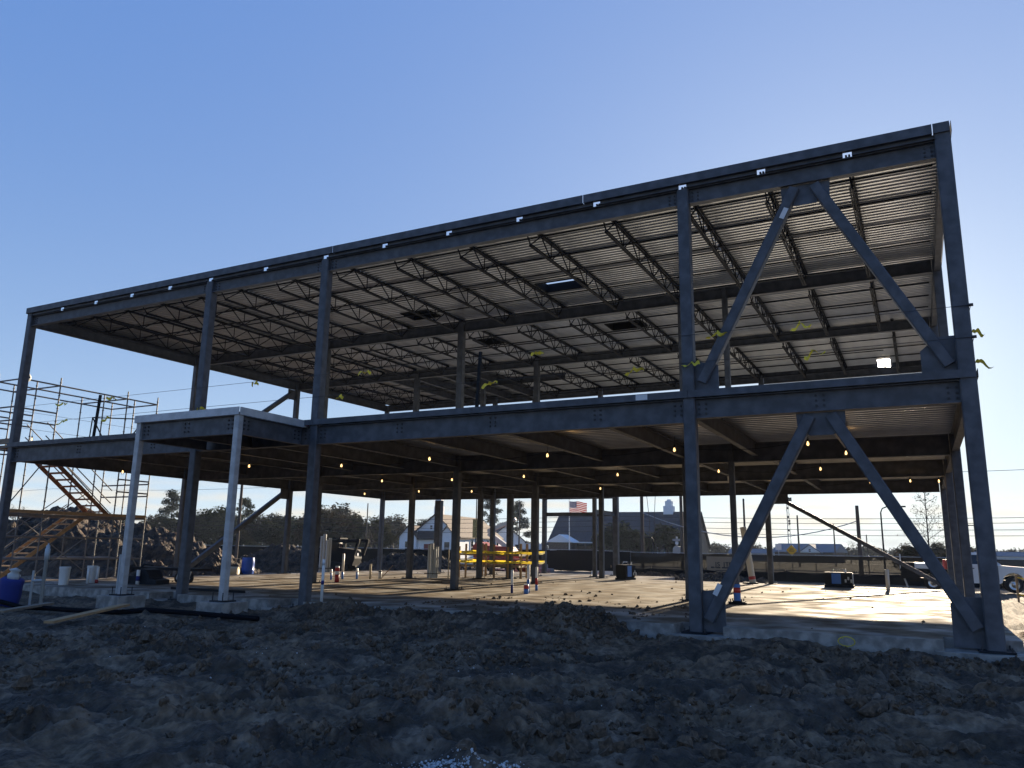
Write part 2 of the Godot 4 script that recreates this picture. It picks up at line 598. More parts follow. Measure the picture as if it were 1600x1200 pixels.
func clods() -> void:
	var shapes := [lump(1), lump(2), lump(3), lump(4), lump(5)]
	var spots := []
	for i in 46000:
		var x := rng.randf_range(-15.0, 4.0)
		var d := rng.randf_range(-11.5, -0.4)
		var thick := n1.get_noise_2d(x * 1.7 + 50.0, d * 1.7)
		if rng.randf() > 0.03 + 0.97 * smoothstep(0.0, 0.32, thick):
			continue
		var s := 0.009 + 0.036 * pow(rng.randf(), 3.5)
		if rng.randf() < 0.012:
			s = rng.randf_range(0.05, 0.09)
		spots.append(turned(D(x, ground_height(x, d) + s * 0.2, d), s))
	for i in 900:   # the heap
		var x := -7.4 + rng.randfn(0.0, 0.75)
		var d := -1.1 + rng.randfn(0.0, 0.42)
		var s := 0.02 + 0.055 * pow(rng.randf(), 2.0)
		if d < -0.2:
			spots.append(turned(D(x, ground_height(x, d) + s * 0.2, d), s))
	for c in [[-6.2, -8.4, 0.45, 70], [-4.9, -8.7, 0.7, 80], [-3.2, -9.0, 0.4, 40], [-10.1, -8.4, 0.5, 60], [-12.6, -6.4, 0.8, 60], [-2.0, -6.4, 0.8, 50], [-8.2, -5.2, 1.2, 60], [-7.3, -3.0, 1.0, 60], [-1.2, -8.0, 0.5, 40], [-11.0, -10.0, 0.8, 40]]:
		for i in c[3]:
			var x: float = c[0] + rng.randfn(0.0, c[2])
			var d: float = c[1] + rng.randfn(0.0, c[2] * 0.5)
			var s := 0.03 + 0.075 * pow(rng.randf(), 2.5)
			if d < -0.5:
				spots.append(turned(D(x, ground_height(x, d) + s * 0.15, d), s))
	scatter("dirt_clods", M.clod, spots, shapes, "loose dark clods scattered over the churned mud in front", "clods")
	spots = []
	for i in 700:   # mud dropped on the slab
		var x := rng.randf_range(-12.5, -5.6)
		var d := absf(rng.randfn(0.0, 3.4)) + 0.1
		if rng.randf() > smoothstep(-0.15, 0.3, n1.get_noise_2d(x * 3.0, d * 3.0)):
			continue
		var s := 0.012 + 0.04 * pow(rng.randf(), 3.0)
		spots.append(turned(D(x, SLAB + s * 0.2, d), s))
	for i in 200:
		var x := rng.randf_range(-28.0, -0.5)
		var d := rng.randf_range(0.0, 21.0)
		var s := 0.01 + 0.03 * pow(rng.randf(), 3.0)
		spots.append(turned(D(x, SLAB + s * 0.2, d), s))
	scatter("mud_crumbs", M.clod, spots, shapes, "crumbs of dried mud dropped across the concrete slab", "mud")
	spots = []
	for c in [[-4.62, -10.15, 0.2, 420], [-4.75, -10.1, 0.08, 160], [-4.1, -10.05, 0.12, 150], [-3.5, -10.1, 0.10, 80], [-6.2, -7.0, 0.2, 16], [-9.5, -6.6, 1.6, 40], [-13.4, -5.8, 0.9, 40], [-3.9, -6.9, 0.8, 30], [-6.4, -6.0, 0.6, 26]]:
		for i in c[3]:
			var x: float = c[0] + rng.randfn(0.0, c[2])
			var d: float = c[1] + rng.randfn(0.0, c[2] * 0.6)
			var s := 0.0035 + 0.011 * pow(rng.randf(), 3.0)
			spots.append(turned(D(x, ground_height(x, d) + s * 0.3, d), s))
	scatter("white_crumbs", M.crumb, spots, [shapes[0], shapes[2]], "spilled white crumbs lying on the dark mud", "crumbs")

func mound(label: String, c: Vector3, rx: float, rz: float, h: float, sd: int, m: Material, steep := 1.4) -> void:
	var f := FastNoiseLite.new()
	f.seed = sd
	f.frequency = 0.35
	f.fractal_octaves = 5
	var st := mb()
	st.set_smooth_group(3)
	var n := 130
	var g := []
	for j in n + 1:
		var row := []
		for i in n + 1:
			var x := (float(i) / n * 2 - 1) * rx
			var z := (float(j) / n * 2 - 1) * rz
			var q := sqrt(pow(x / rx, 2) + pow(z / rz, 2))
			var y := h * pow(maxf(0.0, 1 - q), 1.0 / steep)
			y += f.get_noise_2d(x, z) * h * 0.32 * smoothstep(1.0, 0.6, q) + (f.get_noise_2d(x * 4 + 9, z * 4) * 0.22 + f.get_noise_2d(x * 11 + 3, z * 11) * 0.16) * smoothstep(1.05, 0.8, q)
			row.append(Vector3(x, y - 0.3 * smoothstep(0.85, 1.1, q), z))
		g.append(row)
	for j in n:
		for i in n:
			quad(st, g[j][i], g[j][i + 1], g[j + 1][i + 1], g[j + 1][i])
	var o := obj(st, "dirt_mound", m)
	o.position = c
	tag(o, label, "dirt mound", "spoil heaps round the slab")

func slab() -> void:
	# outline seen from above, x and depth, with pockets round the front columns
	var p := PackedVector2Array()
	var e := -0.32
	p.append(Vector2(-29.15, e))
	for c in [[-19.72, 0.95, 0.2, 0.5], [-15.2, 0.95, 0.24, 0.55], [-5.07, 0.38, 0.58, 0.3]]:
		p.append(Vector2(c[0] - c[1], e)); p.append(Vector2(c[0] - c[1], c[3]))
		p.append(Vector2(c[0] + c[2], c[3])); p.append(Vector2(c[0] + c[2], e))
	p.append(Vector2(-0.78, e)); p.append(Vector2(-0.78, 0.3)); p.append(Vector2(0.42, 0.3))
	p.append(Vector2(0.42, 21.85)); p.append(Vector2(-13.0, 21.85)); p.append(Vector2(-13.0, 26.6)); p.append(Vector2(-28.0, 26.6)); p.append(Vector2(-28.0, 21.85)); p.append(Vector2(-29.15, 21.85))
	var st := mb()
	var t := Geometry2D.triangulate_polygon(p)
	for k in range(0, t.size(), 3):
		var a := p[t[k]]
		var b := p[t[k + 1]]
		var c := p[t[k + 2]]
		tri(st, D(a.x, SLAB, a.y), D(b.x, SLAB, b.y), D(c.x, SLAB, c.y))
	var top := struct(st, "concrete_slab", M.slab)
	st = mb()
	for i in p.size():
		var a := p[i]
		var b := p[(i + 1) % p.size()]
		quad(st, D(a.x, SLAB, a.y), D(b.x, SLAB, b.y), D(b.x, -0.3, b.y), D(a.x, -0.3, a.y))
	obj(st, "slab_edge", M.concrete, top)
	st = mb()   # the footing ledge that shows in the pockets
	for c in [[-19.72, 1.05, 0.3], [-15.2, 1.05, 0.34], [-5.07, 0.5, 0.7], [-0.2, 0.72, 0.75]]:
		box(st, D(c[0] + (c[2] - c[1]) / 2, -0.16, 0.0), Vector3(c[1] + c[2], 0.3, 0.86))
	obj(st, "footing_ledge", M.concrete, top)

# ------------------------------------------------------------------ steel frame
var bolts_mesh: ArrayMesh
var joists := {}

func bolts(parent: Node, where: Transform3D) -> void:
	put(bolts_mesh, "bolts", M.bolt, parent, where).set_meta("kind", "stuff")

func bolt_group() -> ArrayMesh:
	var st := mb()
	for i in 3:
		for s in [-1, 1]:
			var c := Vector3(0.07 * s, 0.10 * (i - 1), 0)
			tube(st, c - Vector3(0, 0, 0.01), c + Vector3(0, 0, 0.022), 0.024, 0.024, 6)
	return done(st)

func joist_parts(span: float, slope: float) -> Array:
	# open-web joist from z = 0 to -span, seat ends 0.1 high, depth 0.42
	var top := mb()
	var dy := slope * span
	for s in [-1, 1]:
		bar(top, Vector3(0.03 * s, -0.025, 0), Vector3(0.03 * s, -0.025 + dy, -span), 0.038, 0.05)
	for z in [0.08, span - 0.08]:
		box(top, Vector3(0, -0.075 + slope * z, -z), Vector3(0.075, 0.05, 0.16))
	var bot := mb()
	var i0 := 0.55
	for s in [-1, 1]:
		bar(bot, Vector3(0.028 * s, -0.50 + slope * i0, -i0), Vector3(0.028 * s, -0.50 + slope * (span - i0), -(span - i0)), 0.034, 0.045)
	var web := mb()
	var n := int(round((span - 2 * i0) / 1.15))
	var st := (span - 2 * i0) / n
	bar(web, Vector3(0, -0.05, -0.12), Vector3(0, -0.49, -i0), 0.028, 0.028)
	bar(web, Vector3(0, -0.05 + dy, -span + 0.12), Vector3(0, -0.49 + dy, -span + i0), 0.028, 0.028)
	for i in n:
		var a := i0 + i * st
		var m := a + st / 2
		var b := a + st
		bar(web, Vector3(0, -0.49 + slope * a, -a), Vector3(0, -0.04 + slope * m, -m), 0.026, 0.026)
		bar(web, Vector3(0, -0.04 + slope * m, -m), Vector3(0, -0.49 + slope * b, -b), 0.026, 0.026)
		bar(web, Vector3(0, -0.49 + slope * b, -b), Vector3(0, -0.04 + slope * b, -b), 0.022, 0.022)
	return [done(top), done(bot), done(web)]

func deck_sheet(x0: float, x1: float, width: float, rib := 0.17, high := 0.06) -> ArrayMesh:   # ribs along x, z from 0 to -width
	var st := mb()
	var n := maxi(1, int(round(width / rib)))
	var pitch := width / n
	var pts := []
	for i in n:
		var z := i * pitch
		pts.append_array([[z, high], [z + pitch * 0.40, high], [z + pitch * 0.52, 0.0], [z + pitch * 0.88, 0.0]])
	pts.append([width, high])
	for i in pts.size() - 1:
		var a: Array = pts[i]
		var b: Array = pts[i + 1]
		quad(st, Vector3(x0, a[1], -a[0]), Vector3(x0, b[1], -b[0]), Vector3(x1, b[1], -b[0]), Vector3(x1, a[1], -a[0]))
		quad(st, Vector3(x0, a[1] - 0.0012, -a[0]), Vector3(x1, a[1] - 0.0012, -a[0]), Vector3(x1, b[1] - 0.0012, -b[0]), Vector3(x0, b[1] - 0.0012, -b[0]))
	return done(st)

func roof_y(d: float) -> float:   # top of the roof girders
	return 9.43 + 0.0157 * d

func column(f: Node3D, x: float, d: float, y0: float, y1: float, w := 0.24) -> Node3D:
	var c := node("column", f, D(x, 0, d))
	var st := mb()
	sweep(st, rect(w, w, 0.022), Vector3(0, y0 + 0.03, 0), Vector3(0, y1, 0), Vector3.BACK)
	obj(st, "shaft", M.steel, c)
	st = mb()
	box(st, Vector3(0, y0 + 0.015, 0), Vector3(w + 0.26, 0.03, w + 0.26))
	obj(st, "base_plate", M.dark_steel, c)
	st = mb()
	for sx in [-1, 1]:
		for sz in [-1, 1]:
			tube(st, Vector3(sx * (w / 2 + 0.075), y0 + 0.03, sz * (w / 2 + 0.075)), Vector3(sx * (w / 2 + 0.075), y0 + 0.10, sz * (w / 2 + 0.075)), 0.016, 0.016, 6)
	obj(st, "anchor_bolts", M.bolt, c).set_meta("kind", "stuff")
	return c

func girder(f: Node3D, called: String, a: Vector3, b: Vector3, w: float, h: float, trim := 0.13) -> MeshInstance3D:
	var dir := (b - a).normalized()
	var st := mb()
	sweep(st, ibeam(w, h), a + dir * trim, b - dir * trim)
	return obj(st, called, M.steel, f)

func brace(f: Node3D, a: Vector3, b: Vector3, w := 0.2, up := Vector3.FORWARD) -> MeshInstance3D:
	var st := mb()
	sweep(st, rect(w, w, 0.02), a, b, up)
	return obj(st, "brace", M.steel, f)

func plate(f: Node3D, poly: Array, d: float, t := 0.03, called := "gusset_plate") -> MeshInstance3D:
	var st := mb()
	prism(st, PackedVector2Array(poly), -d - t / 2, -d + t / 2)
	return obj(st, called, M.steel, f)

func frame() -> void:
	var f := thing("steel_building_frame", "two-storey dark blue-grey steel building frame with corrugated roof deck on the slab", "building frame")
	bolts_mesh = bolt_group()
	var front := [0.0, -5.07, -15.2, -19.72, LEFT]
	# columns
	for x in front:
		column(f, x, 0.0, 0.0, 9.73 if x == 0.0 or x == LEFT else 9.42, 0.28 if x == 0.0 else 0.25)
	for q in [[0.0, 1], [0.0, 2], [0.0, 3], [LEFT, 1], [LEFT, 2], [LEFT, 3], [-7.12, 1], [-7.12, 3], [-15.2, 1], [-15.2, 2], [-15.2, 3], [-21.42, 1], [-21.42, 2], [-21.42, 3], [-5.78, 1]]:
		column(f, q[0], ROWS[q[1]], SLAB, roof_y(ROWS[q[1]]) - 0.005, 0.16 if q[0] == -5.78 else 0.23)
	column(f, -24.87, 21.38, SLAB, 4.1, 0.36)
	column(f, -19.15, 16.0, SLAB, roof_y(16.0), 0.22)
	column(f, -18.1, 17.0, SLAB, 4.1, 0.26)
	column(f, -18.9, 21.38, SLAB, roof_y(21.38), 0.34)
	column(f, -16.2, 23.0, SLAB, 4.6, 0.2)
	column(f, -16.1, 26.0, SLAB, 4.6, 0.3)
	column(f, -20.5, 26.0, SLAB, 4.6, 0.24)
	for q in [[D(-20.5, 3.62, 26.0), D(-16.1, 3.62, 26.0)], [D(-16.2, 3.62, 23.0), D(-16.1, 3.62, 26.0)], [D(-20.5, 4.6, 26.0), D(-16.1, 4.6, 26.0)], [D(-16.2, 4.6, 23.0), D(-16.1, 4.6, 26.0)], [D(-20.5, 4.6, 21.5), D(-20.5, 4.6, 26.0)]]:
		girder(f, "entry_beam", q[0], q[1], 0.15, 0.22, 0.12)
	# roof girders, row by row
	var lines := [front, [0.0, -7.12, -15.2, -21.42, LEFT], [0.0, -7.12, -15.2, -21.42, LEFT], [0.0, -7.12, -15.2, -21.42, LEFT]]
	for r in 4:
		var d: float = ROWS[r]
		for i in 4:
			var drop := 0.13 if r == 3 and i == 0 else 0.0
			girder(f, "roof_girder", D(lines[r][i], roof_y(d) - drop, d), D(lines[r][i + 1], roof_y(d) - drop, d), 0.17, 0.36 - drop * 0.4)
			girder(f, "floor_girder", D(lines[r][i], 4.70, d), D(lines[r][i + 1], 4.70, d), 0.19, (0.42 if i == 0 else 0.50) if r == 0 else 0.55)
	for x in [0.0, LEFT]:
		for r in 3:
			girder(f, "edge_beam", D(x, roof_y(ROWS[r]), ROWS[r]), D(x, roof_y(ROWS[r + 1]), ROWS[r + 1]), 0.15, 0.36)
			girder(f, "edge_beam", D(x, 4.70, ROWS[r]), D(x, 4.70, ROWS[r + 1]), 0.16, 0.46)
	# floor beams
	for x in [-2.52, -5.07, -7.14, -9.79, -12.47, -15.2, -17.4, -19.72, -21.61, -25.16]:
		girder(f, "floor_beam", D(x, 4.695, 0.0), D(x, 4.695, 7.36), 0.15, 0.38, 0.12)
	for r in [1, 2]:
		for x in [-2.5, -4.8, -7.12, -9.8, -12.5, -15.2, -18.3, -21.42, -25.1]:
			girder(f, "floor_beam", D(x, 4.695, ROWS[r]), D(x, 4.695, ROWS[r + 1]), 0.15, 0.38, 0.12)
	# bolted connections on the front
	for x in [-2.52, -7.14, -9.79, -12.47, -17.4, -21.61, -25.16]:
		bolts(f, at(D(x, 4.50, -0.008)))
	for x in front:
		for s in [-1, 1]:
			if (x == 0.0 and s == 1) or (x == LEFT and s == -1):
				continue
			bolts(f, at(D(x + s * 0.26, 4.48, -0.012)))
			bolts(f, at(D(x + s * 0.26, 9.25, -0.012), 0.0, 0.85))
	# joists
	var xs := [-1.69, -3.38, -5.07, -7.1, -9.12, -11.15, -13.17, -15.2, -17.46, -19.72, -21.53, -23.34, -25.16, -26.97]
	var kinds := []
	for r in 3:
		kinds.append(joist_parts(ROWS[r + 1] - ROWS[r], 0.0157))
	for r in 3:
		for x in xs:
			if r == 2 and x < -18.0 and x > -24.0:
				continue
			var j := node("roof_joist", f, D(-1.28 if r == 2 and x == -1.69 else x, roof_y(ROWS[r]) + 0.10, ROWS[r]))
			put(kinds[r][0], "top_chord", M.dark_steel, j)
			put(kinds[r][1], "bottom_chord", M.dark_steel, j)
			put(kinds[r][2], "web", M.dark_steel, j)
	# heavier roof beams over the stair bay
	for x in [-18.9, -20.4, -21.9, -23.3]:
		girder(f, "roof_beam", D(x, roof_y(13.7) + 0.08, 13.7), D(x, roof_y(21.38) + 0.08, 21.38), 0.15, 0.34, 0.1)
	girder(f, "roof_beam", D(-21.42, roof_y(17.0) + 0.02, 17.0), D(-15.2, roof_y(17.0) + 0.02, 17.0), 0.15, 0.30, 0.1)
	# bridging angles across the joists
	for r in 3:
		var sp: float = ROWS[r + 1] - ROWS[r]
		for k in [0.16, 0.36, 0.58, 0.8]:
			var d: float = ROWS[r] + sp * k
			var st := mb()
			sweep(st, rect(0.035, 0.035), D(LEFT + 0.2, roof_y(d) + 0.055, d), D(-0.15, roof_y(d) + 0.055, d))
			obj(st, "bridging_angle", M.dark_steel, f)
			if k == 0.36 or k == 0.8:
				st = mb()
				sweep(st, rect(0.035, 0.035), D(xs[13], roof_y(d) - 0.375, d + 0.12), D(xs[0], roof_y(d) - 0.375, d + 0.12))
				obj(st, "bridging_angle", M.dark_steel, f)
	# roof deck, sheet by sheet, with four roof openings
	var holes := [[-11.0, -9.6, 4.78, 5.57], [-16.7, -15.6, 5.66, 6.45], [-10.7, -9.35, 10.08, 10.86], [-16.3, -15.35, 10.08, 10.86], [-2.08, -1.57, 20.75, 21.4]]
	var wide := 0.914
	var count := 24
	var step := (21.5 - 0.32) / count
	var breaks := [0.09, -5.2, -9.12, -15.2, -19.72, -25.2, LEFT - 0.09]
	var sheets := {}
	for i in count:
		var d0 := 0.32 + i * step
		for k in breaks.size() - 1:
			var hi: float = breaks[k]
			var lo: float = breaks[k + 1]
			var runs := [[lo, hi]]
			for hole in holes:
				if d0 + step > hole[2] + 0.05 and d0 < hole[3] - 0.05:
					var cut := []
					for run in runs:
						if hole[0] >= run[1] or hole[1] <= run[0]:
							cut.append(run)
						else:
							if hole[0] > run[0] + 0.02: cut.append([run[0], hole[0]])
							if hole[1] < run[1] - 0.02: cut.append([hole[1], run[1]])
					runs = cut
			for run in runs:
				var key := "%.2f %.2f" % [run[0], run[1]]
				if not sheets.has(key):
					sheets[key] = deck_sheet(0.0, run[1] - run[0] - 0.004, step + 0.004)
				var t := Transform3D(Basis(Vector3.RIGHT, 0.0157), D(run[0], roof_y(d0) + 0.106, d0))
				put(sheets[key], "roof_deck_sheet", M.deck, f, t)
	for hole in holes.slice(0, 4):
		var dm: float = floor((hole[2] - 0.32) / step) * step + 0.32
		var dn: float = ceil((hole[3] - 0.32) / step) * step + 0.32
		var y := roof_y(hole[2]) + 0.11
		var curb := node("roof_curb", f)
		for q in [[hole[0], hole[1], dm, dm], [hole[0], hole[1], dn, dn], [hole[0], hole[0], dm, dn], [hole[1], hole[1], dm, dn]]:
			var st := mb()
			bar(st, D(q[0], y + 0.11, q[2]), D(q[1], y + 0.11, q[3]), 0.04, 0.28)
			obj(st, "curb_side", M.black, curb)
		var st := mb()
		box(st, D((hole[0] + hole[1]) / 2, y + 0.27, dm + (dn - dm) * (0.26 if hole == holes[0] else 0.5)), Vector3(hole[1] - hole[0] + 0.05, 0.03, (dn - dm) * (0.56 if hole == holes[0] else 1.04)))
		obj(st, "cover_board", M.black, curb)
	# 2nd floor: deck sheets and poured topping
	var fl := {}
	step = (21.38 + 0.2) / count
	for i in count:
		var d0 := -0.10 + i * step
		for k in breaks.size() - 1:
			var key := "%d" % k
			if not fl.has(key):
				fl[key] = deck_sheet(0.0, breaks[k] - breaks[k + 1] - 0.004, step + 0.004, 0.30, 0.07)
			put(fl[key], "floor_deck_sheet", M.deck, f, at(D(breaks[k + 1], 4.703, d0)))
	var st := mb()
	box(st, D((LEFT) / 2, 4.818, 10.7), Vector3(-LEFT + 0.1, 0.078, 21.5))
	obj(st, "floor_topping", M.topping, f)
	# edge angles: the floor pour stop and the roof fascia
	var stop := PackedVector2Array([Vector2(-0.005, 0), Vector2(0.005, 0), Vector2(0.005, 0.15), Vector2(-0.005, 0.15)])
	var joints := [0.14, -5.07, -10.3, -15.2, -19.72, -24.4, LEFT - 0.14]
	for i in joints.size() - 1:
		st = mb()
		sweep(st, stop, D(joints[i + 1] + 0.006, 4.715, -0.165), D(joints[i] - 0.006, 4.715, -0.165))
		box(st, D((joints[i] + joints[i + 1]) / 2, 4.862, -0.09), Vector3(joints[i] - joints[i + 1] - 0.012, 0.008, 0.15))
		obj(st, "pour_stop", M.steel, f)
	var fj := [0.14, -0.16, -7.41, -14.9, -22.05, LEFT - 0.14]
	var ang := PackedVector2Array([Vector2(-0.006, 0), Vector2(0.006, 0), Vector2(0.006, 0.2), Vector2(-0.006, 0.2)])
	for i in fj.size() - 1:
		st = mb()
		sweep(st, ang, D(fj[i + 1] + 0.008, 9.535, -0.17), D(fj[i] - 0.008, 9.535, -0.17))
		box(st, D((fj[i] + fj[i + 1]) / 2, 9.541, -0.12), Vector3(fj[i] - fj[i + 1] - 0.016, 0.008, 0.09))
		obj(st, "roof_fascia", M.steel, f)
	for x in [0.16, LEFT - 0.16]:
		st = mb()
		bar(st, D(x * 0.5 if x > 0 else LEFT - 0.08, 9.50, 0.1), D(x * 0.5 if x > 0 else LEFT - 0.08, 9.836, 21.3), 0.012, 0.16)
		obj(st, "closure_plate", M.steel, f)
		for q in [[4.715, 0.15], [9.535, 0.2]]:
			st = mb()
			bar(st, D(x, q[0] + q[1] / 2, -0.16), D(x, q[0] + q[1] / 2 + (0.335 if q[0] > 9 else 0.0), 21.5), 0.01, q[1])
			obj(st, "edge_angle", M.steel, f)
	st = mb()
	bar(st, D(LEFT - 0.14, 4.79, 21.55), D(0.14, 4.79, 21.55), 0.15, 0.01, Vector3.FORWARD)
	obj(st, "pour_stop", M.steel, f)
	# closure plates between the joist seats along the front
	var seats := [0.0] + xs + [LEFT]
	for i in seats.size() - 1:
		var a: float = seats[i] - 0.085
		var b: float = seats[i + 1] + 0.085
		st = mb()
		box(st, D((a + b) / 2, 9.488, -0.075), Vector3(a - b, 0.112, 0.012))
		box(st, D((a + b) / 2, 9.436, -0.10), Vector3(a - b, 0.008, 0.10))
		obj(st, "closure_plate", M.steel, f)
	for q in [[-0.1, -1.57], [-2.08, -7.1], [-7.1, -15.2], [-15.2, -21.4], [-21.4, LEFT + 0.1]]:
		st = mb()
		box(st, D((q[0] + q[1]) / 2, 9.82 if q[0] < -7.0 else 9.755, 21.47), Vector3(q[0] - q[1], 0.13 if q[0] < -7.0 else 0.26, 0.012))
		obj(st, "closure_plate", M.steel, f)
	# chevron braces of the right front bay
	brace(f, D(-2.74, 9.0, 0.02), D(-4.80, 5.05, 0.02), 0.21, Vector3.BACK)
	brace(f, D(-2.36, 9.0, 0.02), D(-0.26, 5.0, 0.02), 0.21, Vector3.BACK)
	brace(f, D(-2.72, 4.20, 0.02), D(-4.82, 0.26, 0.02), 0.22, Vector3.BACK)
	brace(f, D(-2.34, 4.20, 0.02), D(-0.24, 0.36, 0.02), 0.22, Vector3.BACK)
	plate(f, [Vector2(-3.02, 9.06), Vector2(-3.0, 8.72), Vector2(-2.75, 8.62), Vector2(-2.35, 8.62), Vector2(-2.08, 8.72), Vector2(-2.06, 9.06)], 0.02)
	plate(f, [Vector2(-2.98, 4.27), Vector2(-2.96, 3.92), Vector2(-2.74, 3.82), Vector2(-2.32, 3.82), Vector2(-2.10, 3.92), Vector2(-2.08, 4.27)], 0.02)
	plate(f, [Vector2(-4.94, 0.035), Vector2(-4.50, 0.035), Vector2(-4.50, 0.70), Vector2(-4.60, 0.82), Vector2(-4.94, 0.82)], 0.02)
	plate(f, [Vector2(-0.62, 0.035), Vector2(-0.14, 0.035), Vector2(-0.14, 0.88), Vector2(-0.50, 0.88), Vector2(-0.62, 0.76)], 0.02)
	plate(f, [Vector2(-4.94, 4.872), Vector2(-4.46, 4.872), Vector2(-4.46, 5.40), Vector2(-4.94, 5.52)], 0.02)
	plate(f, [Vector2(-0.72, 4.872), Vector2(-0.14, 4.872), Vector2(-0.14, 5.55), Vector2(-0.42, 5.55), Vector2(-0.72, 5.30)], 0.02)
	# single braces: back wall, left end wall on both storeys
	brace(f, D(-6.55, 3.95, 21.38), D(-0.35, 0.35, 21.38), 0.17, Vector3.BACK)
	plate(f, [Vector2(-7.0, 4.15), Vector2(-7.0, 3.72), Vector2(-6.2, 3.72), Vector2(-6.2, 4.15)], 21.38)
	brace(f, D(LEFT, 4.0, 13.2), D(LEFT, 0.4, 7.7), 0.2, Vector3.RIGHT)
	brace(f, D(LEFT, 9.0, 13.2), D(LEFT, 5.1, 7.7), 0.2, Vector3.RIGHT)
	for y in [4.0, 9.0]:
		st = mb()
		box(st, D(LEFT, y, 13.35), Vector3(0.03, 0.5, 0.6))
		obj(st, "gusset_plate", M.steel, f)
	# paint-mark stickers
	for q in [[D(-4.62, 0.85, -0.10), -0.48], [D(-2.97, 8.46, -0.10), -0.48], [D(-5.07 - 1.0, 4.79, -0.18), 0.0]]:
		st = mb()
		box(st, Vector3.ZERO, Vector3(0.10, 0.24, 0.004) if q[1] != 0.0 else Vector3(0.26, 0.12, 0.004), Basis(Vector3.BACK, q[1]))
		obj(st, "paper_label", M.paper, f, at(q[0]))

# ------------------------------------------------------------------ canopy
func canopy() -> void:
	var t := thing("entrance_canopy", "small galvanised steel entrance canopy on two pale posts in front of the frame", "canopy")
	for x in [-19.17, -15.61]:
		var st := mb()
		sweep(st, rect(0.165, 0.165, 0.015), D(x, 0.28, -2.33), D(x, 4.74, -2.33), Vector3.BACK)
		var p := obj(st, "post", M.galvanised, t)
		st = mb()
		box(st, D(x, 0.265, -2.33), Vector3(0.42, 0.03, 0.42))
		for sx in [-1, 1]:
			for sz in [-1, 1]:
				tube(st, D(x + sx * 0.16, 0.28, -2.33 + sz * 0.16), D(x + sx * 0.16, 0.46, -2.33 + sz * 0.16), 0.012, 0.012, 6)
		obj(st, "base_plate", M.dark_steel, p)
	for q in [[D(-19.17, 4.66, -2.33), D(-15.61, 4.66, -2.33)], [D(-15.61, 4.66, -2.33), D(-15.61, 4.66, -0.1)], [D(-19.17, 4.66, -2.33), D(-19.17, 4.66, -0.1)], [D(-17.4, 4.65, -2.3), D(-17.4, 4.65, -0.1)]]:
		var dir: Vector3 = (q[1] - q[0]).normalized()
		var st := mb()
		sweep(st, ibeam(0.14, 0.46), q[0] + dir * 0.1, q[1] - dir * 0.02)
		obj(st, "beam", M.steel, t)
	for x in [-17.4, -18.92, -15.86]:
		bolts(t, at(D(x, 4.45, -2.34)))
	bolts(t, at(D(-15.60, 4.45, -2.08), PI / 2))
	bolts(t, at(D(-15.60, 4.45, -0.3), PI / 2))
	var st := mb()
	box(st, D(-17.39, 4.76, -2.45), Vector3(3.78, 0.19, 0.02))
	obj(st, "fascia", M.fascia, t)
	for x in [-15.49, -19.29]:
		st = mb()
		box(st, D(x, 4.76, -1.17), Vector3(0.02, 0.19, 2.5))
		obj(st, "fascia", M.fascia, t)
	put(deck_sheet(0, 3.74, 2.3), "deck_sheet", M.deck, t, at(D(-19.26, 4.665, -2.42)))
	st = mb()
	box(st, D(-15.475, 4.78, -0.06), Vector3(0.006, 0.14, 0.14))
	obj(st, "red_tape", M.red_paint, t)
	for q in [[-19.17, "square concrete footing under the left canopy post"], [-15.61, "square concrete footing under the right canopy post"]]:
		st = mb()
		sweep(st, rect(0.84, 0.8, 0.015), D(q[0], -0.3, -2.33), D(q[0], 0.25, -2.33), Vector3.BACK)
		tag(obj(st, "concrete_footing", M.concrete), q[1], "footing", "footings of the entrance canopy")

# ------------------------------------------------------------------ safety cables and lamps
func flag_mesh(sd: int) -> ArrayMesh:
	var r := RandomNumberGenerator.new()
	r.seed = sd
	var st := mb()
	for s in 2:
		var a := Vector3(0, 0, 0.01 * s)
		var dir := Vector3(r.randf_range(0.6, 1.0) * (1 if s else -1) * 0.8 + 0.15, r.randf_range(-0.5, 0.05), r.randf_range(-0.4, 0.4)).normalized()
		var len := r.randf_range(0.15, 0.27)
		var prev := []
		for i in 7:
			var t := float(i) / 6
			var c := a + dir * len * t + Vector3(0, sin(t * 7.0 + sd) * 0.035, cos(t * 6.0 + sd * 2) * 0.03)
			var w := Vector3(0.012, 0.028, 0.028).rotated(dir, t * 1.2 + sd)
			if i:
				quad(st, prev[0], c + w, c - w, prev[1])
			prev = [c + w, c - w]
	return done(st)

